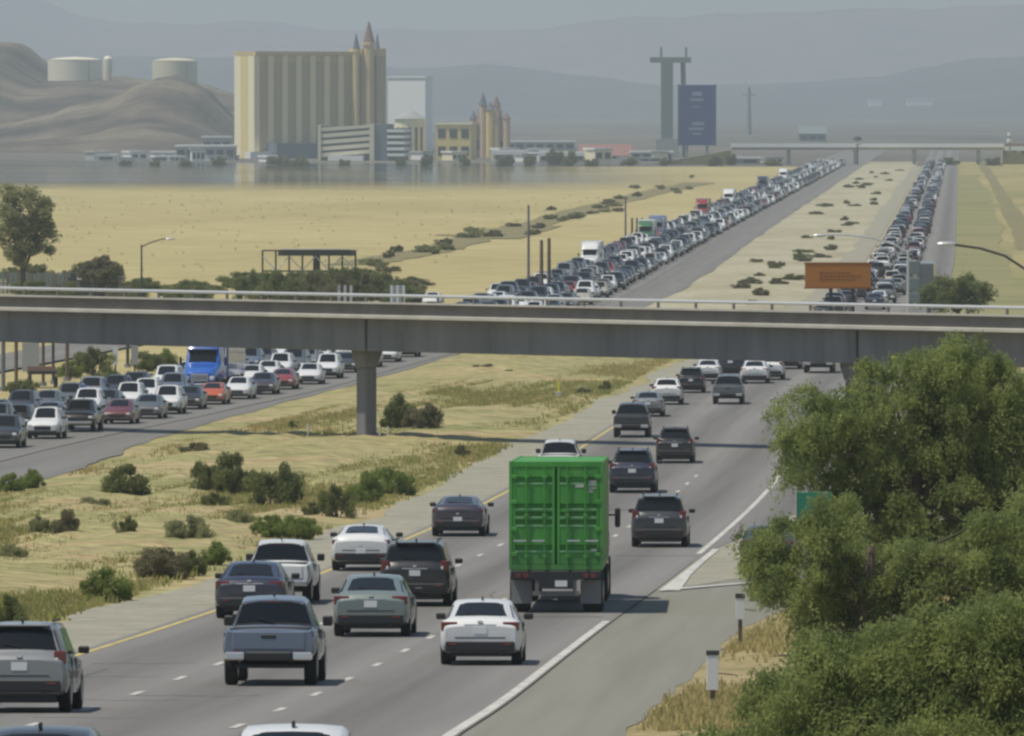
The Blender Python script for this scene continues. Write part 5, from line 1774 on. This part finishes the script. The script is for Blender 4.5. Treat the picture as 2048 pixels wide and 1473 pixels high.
def right_signs():
    Y = 95.2 * K
    t = thing('green_road_sign', 'green road sign half hidden in the big tree crown', 'sign', (wx(1640, Y), Y, gz(Y)))
    zb = gz(Y)
    part(t, 'board', MB().box(-sz(46, Y), sz(24, Y), 0, .05, wz(1046, Y) - zb, wz(985, Y) - zb, .01), 'sign_green')
    part(t, 'white_border', MB().box(-sz(49, Y), -sz(46, Y) - .003, -.01, .05, wz(1048, Y) - zb, wz(983, Y) - zb), 'paint_white')
    for px in (-32, 12):
        part(t, 'post', MB().box(sz(px, Y) - .07, sz(px, Y) + .07, .053, .18, 0, wz(985, Y) - zb), 'galv')
    Y = 176.0 * K
    t = thing('yellow_marker', 'bright yellow marker plate on the bridge abutment above the tree', 'sign', (wx(1790, 168 * K), 168 * K, wz(735, 168 * K)))
    part(t, 'plate', MB().box(-.16, .16, 0, .03, 0, .55, .01), 'marker_yellow')
    part(t, 'bracket', MB().box(-.05, .05, .033, 1.6, .1, .18), 'steel_dark')
    Y = 216.0 * K
    t = thing('median_marker', 'slim yellow marker post in the median beyond the pier', 'marker post', (wx(1117, Y), Y, gz(Y)))
    part(t, 'post', MB().box(-.06, .06, 0, .05, 0, wz(762, Y) - gz(Y)), 'marker_yellow')
    part(t, 'base', MB().box(-.18, .18, -.1, .15, 0, .5, .02), 'concrete_light')
right_signs()

# ================================================================== VEGETATION
def leaves(centres, radii, per, size, rng, droop=0.0, flat=0.75, up=0.0):
    """leaf quads spread round clump centres; returns verts, faces"""
    C = np.repeat(np.asarray(centres), per, axis=0)
    R = np.repeat(np.asarray(radii), per)[:, None]
    n = len(C)
    d = rng.normal(size=(n, 3))
    d /= np.linalg.norm(d, axis=1)[:, None]
    rad = rng.random((n, 1)) ** 0.45
    P = C + d * R * rad * np.array([1, 1, flat])
    ax = rng.normal(size=(n, 3))
    ax[:, 2] = ax[:, 2] * 0.6 - droop + up
    ax /= np.linalg.norm(ax, axis=1)[:, None]
    o = rng.normal(size=(n, 3))
    b = np.cross(ax, o)
    b /= np.linalg.norm(b, axis=1)[:, None]
    s = size * rng.uniform(.6, 1.4, (n, 1))
    a = ax * s
    b = b * s * 0.34
    V = np.stack([P - a, P + b - a * .1, P + a, P - b - a * .1], axis=1).reshape(-1, 3)
    return V

def weeping(centres, radii, strands, per, size, rng):
    C = np.repeat(np.asarray(centres), strands, axis=0)
    R_ = np.repeat(np.asarray(radii), strands)[:, None]
    n = len(C)
    d = rng.normal(size=(n, 3))
    d /= np.linalg.norm(d, axis=1)[:, None]
    st = C + d * R_ * rng.random((n, 1)) ** .5 * np.array([1, 1, .55])
    dr = np.stack([d[:, 0] * .55, d[:, 1] * .55, -rng.uniform(.25, 1.2, n)], 1)
    L = R_ * rng.uniform(.5, 1.7, (n, 1))
    t = rng.random((n, per, 1))
    P = st[:, None, :] + dr[:, None, :] * L[:, None, :] * t
    P[:, :, 2] -= (t[:, :, 0] ** 2) * .18 * R_
    P = P.reshape(-1, 3)
    k = len(P)
    P += rng.normal(size=(k, 3)) * .07
    ax = np.repeat(dr, per, axis=0) + rng.normal(size=(k, 3)) * .65
    ax /= np.linalg.norm(ax, axis=1)[:, None]
    b = np.cross(ax, rng.normal(size=(k, 3)))
    b /= np.linalg.norm(b, axis=1)[:, None]
    s_ = size * rng.uniform(.6, 1.4, (k, 1))
    a, b = ax * s_, b * s_ * .3
    return np.stack([P - a, P + b - a * .1, P + a, P - b - a * .1], axis=1).reshape(-1, 3)

def leafmesh(name, V, m):
    me = bpy.data.meshes.new(name)
    nq = len(V) // 4
    me.vertices.add(len(V))
    me.vertices.foreach_set('co', V.astype(np.float32).ravel())
    me.loops.add(nq * 4)
    me.polygons.add(nq)
    me.polygons.foreach_set('loop_start', np.arange(0, nq * 4, 4, dtype=np.int32))
    me.polygons.foreach_set('loop_total', np.full(nq, 4, dtype=np.int32))
    me.loops.foreach_set('vertex_index', np.arange(nq * 4, dtype=np.int32))
    me.materials.append(MATS[m])
    me.update(calc_edges=True)
    me.validate()
    return me

def tree(name, label, base, lobes, per, leaf, m, seed, droop=.5, trunk_r=.28, clump=.75, nclump=90, group=None):
    """lobes: (dx, dy, z, rx, ry, rz) ellipsoids relative to the base that the crown fills"""
    rng = np.random.default_rng(seed)
    t = thing(name, label, 'tree', base, group=group)
    cs, rs = [], []
    tot = sum(l[3] * l[4] * l[5] for l in lobes)
    for (dx, dy, z, rx, ry, rz) in lobes:
        k = max(6, int(nclump * rx * ry * rz / tot))
        for _ in range(k):
            d = rng.normal(size=3)
            d /= np.linalg.norm(d)
            q = rng.uniform(.45, 1.0)
            cs.append((dx + d[0] * rx * q, dy + d[1] * ry * q, z + d[2] * rz * q))
            rs.append(clump * rng.uniform(.55, 1.25))
    V = weeping(cs, rs, 22, per // 22, leaf, rng) if droop > .4 else leaves(cs, rs, per, leaf, rng, droop, .8)
    ob('crown', leafmesh('crown', V, m), t)
    mb = MB()
    top = max(l[2] for l in lobes)
    lean = (rng.uniform(-.2, .2), rng.uniform(-.2, .2))
    mb.tube([(0, 0, -.3), (lean[0], lean[1], top * .35), (lean[0] * 2, lean[1] * 2, top * .8)], [trunk_r, trunk_r * .75, trunk_r * .4], 8)
    part(t, 'trunk', mb, 'bark', 'all')
    lm = MB()
    for i in range(0, len(cs), max(1, len(cs) // 26)):
        c = cs[i]
        s0 = Vector((lean[0], lean[1], top * rng.uniform(.25, .6)))
        e = Vector(c)
        mid = (s0 + e) / 2 + Vector((0, 0, .25))
        lm.tube([s0, mid, e], [trunk_r * .38, trunk_r * .22, trunk_r * .07], 5)
    part(t, 'limb', lm, 'bark', 'all')
    return t

def big_trees():
    # big pepper tree right of the ramp
    Y = 96.0 * K
    k = F / Y
    def lobe(px, py, rx, ry, dy, Yc=Y):
        return (wx(px, Yc + dy) - wx(1840, Yc), dy, wz(py, Yc + dy) - gz(Yc), rx * Yc / F, min(2.6, max(1.2, rx * Yc / F)), ry * Yc / F)
    tree('pepper_tree', 'big feathery green tree filling the right side below the bridge', (wx(1840, Y), Y, gz(Y)),
         [lobe(1930, 800, 150, 150, 0), lobe(1770, 850, 140, 130, .5), lobe(1660, 880, 95, 150, -.5), lobe(1900, 990, 200, 170, 1), lobe(1720, 1010, 120, 130, .8), lobe(2060, 900, 140, 220, .5), lobe(1985, 715, 75, 70, 0), lobe(1640, 810, 70, 70, .3), lobe(1600, 900, 45, 80, .2), lobe(1850, 740, 120, 70, .3), lobe(2120, 1080, 170, 230, 0)],
         840, .06, 'leaf_pepper', 3, .55, .3, .54, 400)
    Y2 = 80.0 * K
    def lobe2(px, py, rx, ry, dy):
        return (wx(px, Y2 + dy) - wx(1720, Y2), dy, wz(py, Y2 + dy) - gz(Y2), rx * Y2 / F, min(2.0, max(1.0, rx * Y2 / F)), ry * Y2 / F)
    tree('pepper_tree', 'smaller drooping tree in front of the green sign at right', (wx(1720, Y2), Y2, gz(Y2)),
         [lobe2(1590, 1130, 100, 95, 0), lobe2(1740, 1150, 130, 110, .6), lobe2(1890, 1180, 150, 130, .4), lobe2(2050, 1150, 140, 190, 0), lobe2(1680, 1240, 110, 80, 1.0), lobe2(1860, 1300, 150, 90, .4), lobe2(1548, 1095, 60, 60, .3), lobe2(1672, 1035, 45, 55, -.3), lobe2(1640, 1065, 40, 35, -.4), lobe2(1760, 1330, 170, 90, .2), lobe2(1960, 1300, 150, 110, .2)],
         740, .055, 'leaf_pepper', 5, .5, .22, .46, 320)
    Y3 = 53.0 * K
    def lobe3(px, py, rx, ry, dy):
        return (wx(px, Y3 + dy) - wx(1800, Y3), dy, wz(py, Y3 + dy) - gz(Y3), rx * Y3 / F, min(1.6, max(.8, rx * Y3 / F)), ry * Y3 / F)
    tree('roadside_bush', 'broad leafy bush in the bottom right corner', (wx(1800, Y3), Y3, gz(Y3)),
         [lobe3(1560, 1440, 120, 100, 0), lobe3(1700, 1400, 150, 120, .4), lobe3(1880, 1380, 170, 150, .3), lobe3(2040, 1320, 150, 190, 0), lobe3(1900, 1290, 110, 90, .5), lobe3(1660, 1310, 75, 70, .3), lobe3(1790, 1310, 70, 90, .6), lobe3(1450, 1490, 90, 60, 0), lobe3(1800, 1500, 330, 90, -.3), lobe3(1620, 1530, 240, 70, -.5)],
         600, .045, 'leaf_pepper', 6, .5, .12, .37, 360)
big_trees()

def far_tree(px, top, bot, wpx, m, label, seed, nc=60, trunk=.2, leaf=.3, name='tree', stems=1, group=None):
    Y = gy(bot)
    H = wz(top, Y) - gz(Y)
    r = sz(wpx, Y) / 2
    lob = [(0, 0, H * .68, r, r, H * .32), (-r * .35, 0, H * .5, r * .7, r * .7, H * .25), (r * .4, 0, H * .58, r * .6, r * .6, H * .28)]
    tree(name, label, (wx(px, Y), Y, gz(Y)), lob, 170, leaf, m, seed, .2, trunk, r * .28, nc, group)
far_tree(48, 358, 592, 128, 'leaf_grey', 'tall hazy grey-green tree at the far left edge', 51, 110, .35, .2)
far_tree(203, 514, 600, 85, 'leaf_dull', 'small round tree right of the tall tree behind the bridge', 52, 46, .18, .2)
far_tree(1915, 552, 645, 150, 'leaf_olive', 'dark green bushy tree behind the right end of the bridge', 53, 70, .2, .16)

# shrubs
SHRUB = []
for i in range(4):
    rng = np.random.default_rng(100 + i)
    cs, rs = [], []
    for _ in range(34):
        a = rng.uniform(0, 2 * PI)
        q = math.sqrt(rng.random()) * .85
        z = rng.uniform(.12, .9) * (1 - .55 * q * q)
        cs.append((math.cos(a) * q, math.sin(a) * q, z))
        rs.append(rng.uniform(.14, .30))
    V = leaves(cs, rs, 230, .05, rng, -.2, .8, .35)
    st = MB()
    for c in cs[::2]:
        st.tube([(c[0] * .15, c[1] * .15, -.05), (c[0] * .6, c[1] * .6, c[2] * .55), c], [.02, .014, .006], 4)
    sm = st.mesh('stem', ['bark'])
    SHRUB.append((leafmesh('foliage', V, 'leaf_olive'), sm))
for me, _ in SHRUB:
    me.materials[0] = None
SHN = {}
def shrub(px, pbot, wpx, hpx, m, label, group, name='shrub', i=0, dz=.05):
    Y = gy(pbot)
    t = thing(name, label, 'shrub', (wx(px, Y), Y, gz(Y) + dz), (0, 0, random.uniform(0, 6.28)), group)
    r = sz(wpx, Y) / 2
    h = sz(hpx, Y)
    t.scale = (r, r, h)
    me, sm = SHRUB[i % 4]
    f = ob('foliage', me, t)
    set_paint(f, m)
    ob('stem', sm, t)
    return t

MEDSH = [(20, 990, 60, 34, 'leaf_bright'), (62, 985, 55, 36, 'leaf_bright'), (252, 1000, 88, 58, 'leaf_olive'), (415, 990, 62, 62, 'leaf_olive'), (470, 995, 90, 74, 'leaf_olive'), (545, 1018, 110, 78, 'leaf_olive'), (432, 1022, 56, 28, 'leaf_olive'),
         (192, 1022, 64, 22, 'leaf_grey'), (85, 1078, 50, 38, 'leaf_grey'), (128, 1080, 60, 48, 'leaf_dull'), (250, 1084, 42, 42, 'leaf_olive'), (382, 1095, 96, 52, 'leaf_grey'), (320, 1165, 110, 62, 'leaf_dull'), (380, 1158, 56, 44, 'leaf_olive'),
         (205, 1210, 100, 58, 'leaf_bright'), (430, 1138, 64, 42, 'leaf_bright'), (15, 1278, 84, 72, 'leaf_olive'), (540, 1088, 84, 46, 'leaf_bright'), (600, 1086, 84, 50, 'leaf_bright'), (676, 1042, 72, 60, 'leaf_olive'), (730, 1014, 80, 58, 'leaf_bright'),
         (788, 998, 82, 58, 'leaf_bright'), (625, 1040, 40, 26, 'leaf_olive'), (25, 1130, 60, 34, 'leaf_grey'), (480, 1060, 60, 34, 'leaf_grey'), (795, 862, 70, 62, 'leaf_olive'), (845, 866, 80, 50, 'leaf_dull'), (925, 918, 34, 20, 'leaf_dull'),
         (1210, 786, 26, 18, 'leaf_olive'), (1168, 792, 30, 12, 'leaf_dull'), (965, 745, 44, 14, 'leaf_dull'), (390, 912, 60, 20, 'leaf_dull'), (1020, 756, 30, 12, 'leaf_dull'), (585, 862, 18, 14, 'leaf_olive')]
MEDSH.sort()
CW = {'leaf_bright': 'bright green', 'leaf_olive': 'dark olive', 'leaf_grey': 'pale grey-green', 'leaf_dull': 'dull brownish'}
cnt = {}
for i, (px, pb, wp, hp, m) in enumerate(MEDSH):
    cw = CW[m]
    k = cnt.get(cw, 0)
    cnt[cw] = k + 1
    shrub(px, pb, wp * 1.2, hp * 1.18, m, '%s shrub in the near median, %s of that colour from the left' % (cw, ordw(k)), 'shrubs in the near median', i=i, dz=.1)
FM, DT, TH, SB = [], [], [], []
for i in range(46):
    Y = K * (random.uniform(330, 1000) if i > 14 else random.uniform(300, 520))
    x = random.uniform(YL(Y) + 9, YR(Y) - 5)
    px, pb = 1024 + x / Y * F, HOR + (CZ - gz(Y)) * F / Y
    s = random.uniform(1.2, 3.4)
    FM.append((Y, px, pb, s * F / Y, random.uniform(.5, .9) * F / Y, 'leaf_dull' if i % 3 else 'leaf_olive'))
for i in range(40):
    px = random.uniform(700, 1400)
    pb = 505 - (px - 860) * .262 + random.gauss(0, 10)
    if pb > 545 or pb < 345:
        continue
    Y = gy(pb)
    if wx(px, Y) > YL(Y) - 16:
        continue
    DT.append((px, pb, random.uniform(1.6, 4.5) * F / Y, random.uniform(.6, 1.1) * F / Y, 'leaf_dull' if i % 2 else 'leaf_grey'))
k = 0
for i in range(44):
    px = random.uniform(255, 850)
    pb = random.uniform(565, 628)
    Y = gy(pb)
    if wx(px, Y) > YL(Y) - 15:
        continue
    top = {0: 560, 1: 535}[1 if 440 < px < 790 else 0]
    h = max(18, pb - top + random.uniform(-10, 6)) * .95
    TH.append((px, pb, random.uniform(60, 110), h, random.choice(['leaf_olive', 'leaf_dull', 'leaf_olive', 'leaf_bright' if px > 600 else 'leaf_olive'])))
for i in range(26):
    px = random.uniform(-30, 270)
    pb = random.uniform(560, 640)
    SB.append((px, pb, random.uniform(50, 90), random.uniform(24, 48), random.choice(['leaf_olive', 'leaf_dull'])))
for i, (px, pb, wp, hp) in enumerate(((190, 752, 90, 60), (140, 756, 60, 34), (300, 742, 80, 44), (330, 738, 60, 40), (215, 770, 70, 30), (470, 716, 60, 22), (40, 790, 80, 34))):
    shrub(px, pb, wp, hp, 'leaf_bright' if i % 2 else 'leaf_olive', '%s roadside shrub seen below the left half of the bridge' % ORD[i], 'roadside shrubs below the bridge', i=i)

for i, (Y, px, pb, a, b, m) in enumerate(sorted(FM)):
    shrub(px, pb, a, b, m, '%s low desert shrub in the sandy median beyond the bridge, counted from the bridge' % ordw(i), 'shrubs in the far median', i=i)
for i, (px, pb, a, b, m) in enumerate(sorted(DT)):
    shrub(px, pb, a, b, m, '%s brush clump from the left along the dirt track by the far queue' % ordw(i), 'brush along the dirt track', i=i)
for i, (px, pb, a, b, m) in enumerate(sorted(TH)):
    shrub(px, pb, a, b, m, '%s bush from the left in the green thicket behind the bridge' % ordw(i), 'thicket behind the bridge', i=i)
for i, (px, pb, a, b, m) in enumerate(sorted(SB)):
    shrub(px, pb, a, b, m, '%s bush from the left around the dark shed behind the bridge' % ordw(i), 'brush around the shed', i=i)
# trees and bushes among the far buildings
for i, (px, w_, h_) in enumerate(((250, 30, 12), (310, 26, 14), (372, 30, 16), (440, 34, 18), (560, 60, 24), (600, 40, 20), (690, 30, 14), (800, 24, 18), (852, 30, 26), (930, 26, 22), (1010, 40, 26), (1060, 30, 22), (1112, 46, 36), (1140, 40, 30), (1182, 34, 18), (1260, 40, 16), (1330, 30, 18), (1430, 34, 22), (1462, 24, 26), (1545, 40, 14), (1640, 40, 14), (1900, 50, 16), (1985, 40, 20))):
    shrub(px, 331 + (i % 3), w_, h_, 'leaf_olive' if i % 2 else 'leaf_dull', '%s hazy dark tree clump from the left among the distant buildings' % ordw(i), 'tree clumps among the distant buildings', name='tree_clump', i=i)
# dry grass tufts in the median and verge
def grass(name, label, n, xf, y0, y1, h, m, seed, dz):
    rng = np.random.default_rng(seed)
    P = []
    while len(P) < n:
        y = (y0 + (y1 - y0) * rng.random()) * K
        a, b = xf(y)
        x = a + (b - a) * rng.random()
        q = math.sin(x * .45 + seed) * math.sin(y * .12 + seed) + .6 * math.sin(x * .13 - y * .04)
        if q + rng.normal() * .5 > 0.15:
            P.append((x, y, gz(y) + dz))
    P = np.array(P)
    C = np.repeat(P, 5, axis=0)
    k = len(C)
    C = C + rng.normal(size=(k, 3)) * np.array([.12, .12, .0])
    ang = rng.uniform(0, 2 * PI, k)
    hh = h * rng.uniform(.5, 1.3, (k, 1))
    lean = np.stack([np.cos(ang) * .35, np.sin(ang) * .35, np.ones(k)], 1) * hh
    bx = np.stack([-np.sin(ang), np.cos(ang), np.zeros(k)], 1) * .035
    V = np.stack([C - bx, C + bx, C + lean + bx * .3, C + lean - bx * .3], axis=1).reshape(-1, 3)
    o = ob(name, leafmesh(name, V, m))
    tag(o, label, 'grass', kind='stuff')
grass('dry_grass', 'dry yellow grass tufts covering the near median', 22000, lambda y: (max(YL(y) + 6, -y * .058 - 2), YR(y) - 4.0), 75, 262, .15, 'grass_dry', 2, .1)
grass('green_grass', 'greener weeds along the near median', 9000, lambda y: (max(YL(y) + 8, -y * .058 - 2), YR(y) - 3.8), 72, 230, .2, 'grass_green', 5, .1)
grass('desert_scrub', 'faint dry scrub dotting the open desert plain', 260, lambda y: (-y * .06, min(YL(y) - 30, y * .06)), 400, 735, 0.35, 'leaf_grey', 14, 0.0)
grass('verge_grass', 'dry straw grass on the right verge beside the ramp', 4000, lambda y: (RR(y) + .3, RR(y) + 5), 58, 104, .20, 'grass_dry', 9, .05)

# ================================================================== HAZE
def haze():
    m = bpy.data.materials.new('haze')
    m.use_nodes = True
    n, l = m.node_tree.nodes, m.node_tree.links
    n.remove(n['Principled BSDF'])
    pv = n.new('ShaderNodeVolumePrincipled')
    pv.inputs['Color'].default_value = (0.59, 0.69, 0.755, 1)
    pv.inputs['Density'].default_value = 0.000115
    pv.inputs['Anisotropy'].default_value = 0.0
    l.new(pv.outputs[0], n['Material Output'].inputs['Volume'])
    MATS['haze'] = m
    o = ob('haze', MB().box(-4600, 4600, -200, 24300, -2.5, 1100).mesh('haze', ['haze']))
    tag(o, 'pale blue desert haze in the air of the valley', 'haze', kind='stuff')
haze()
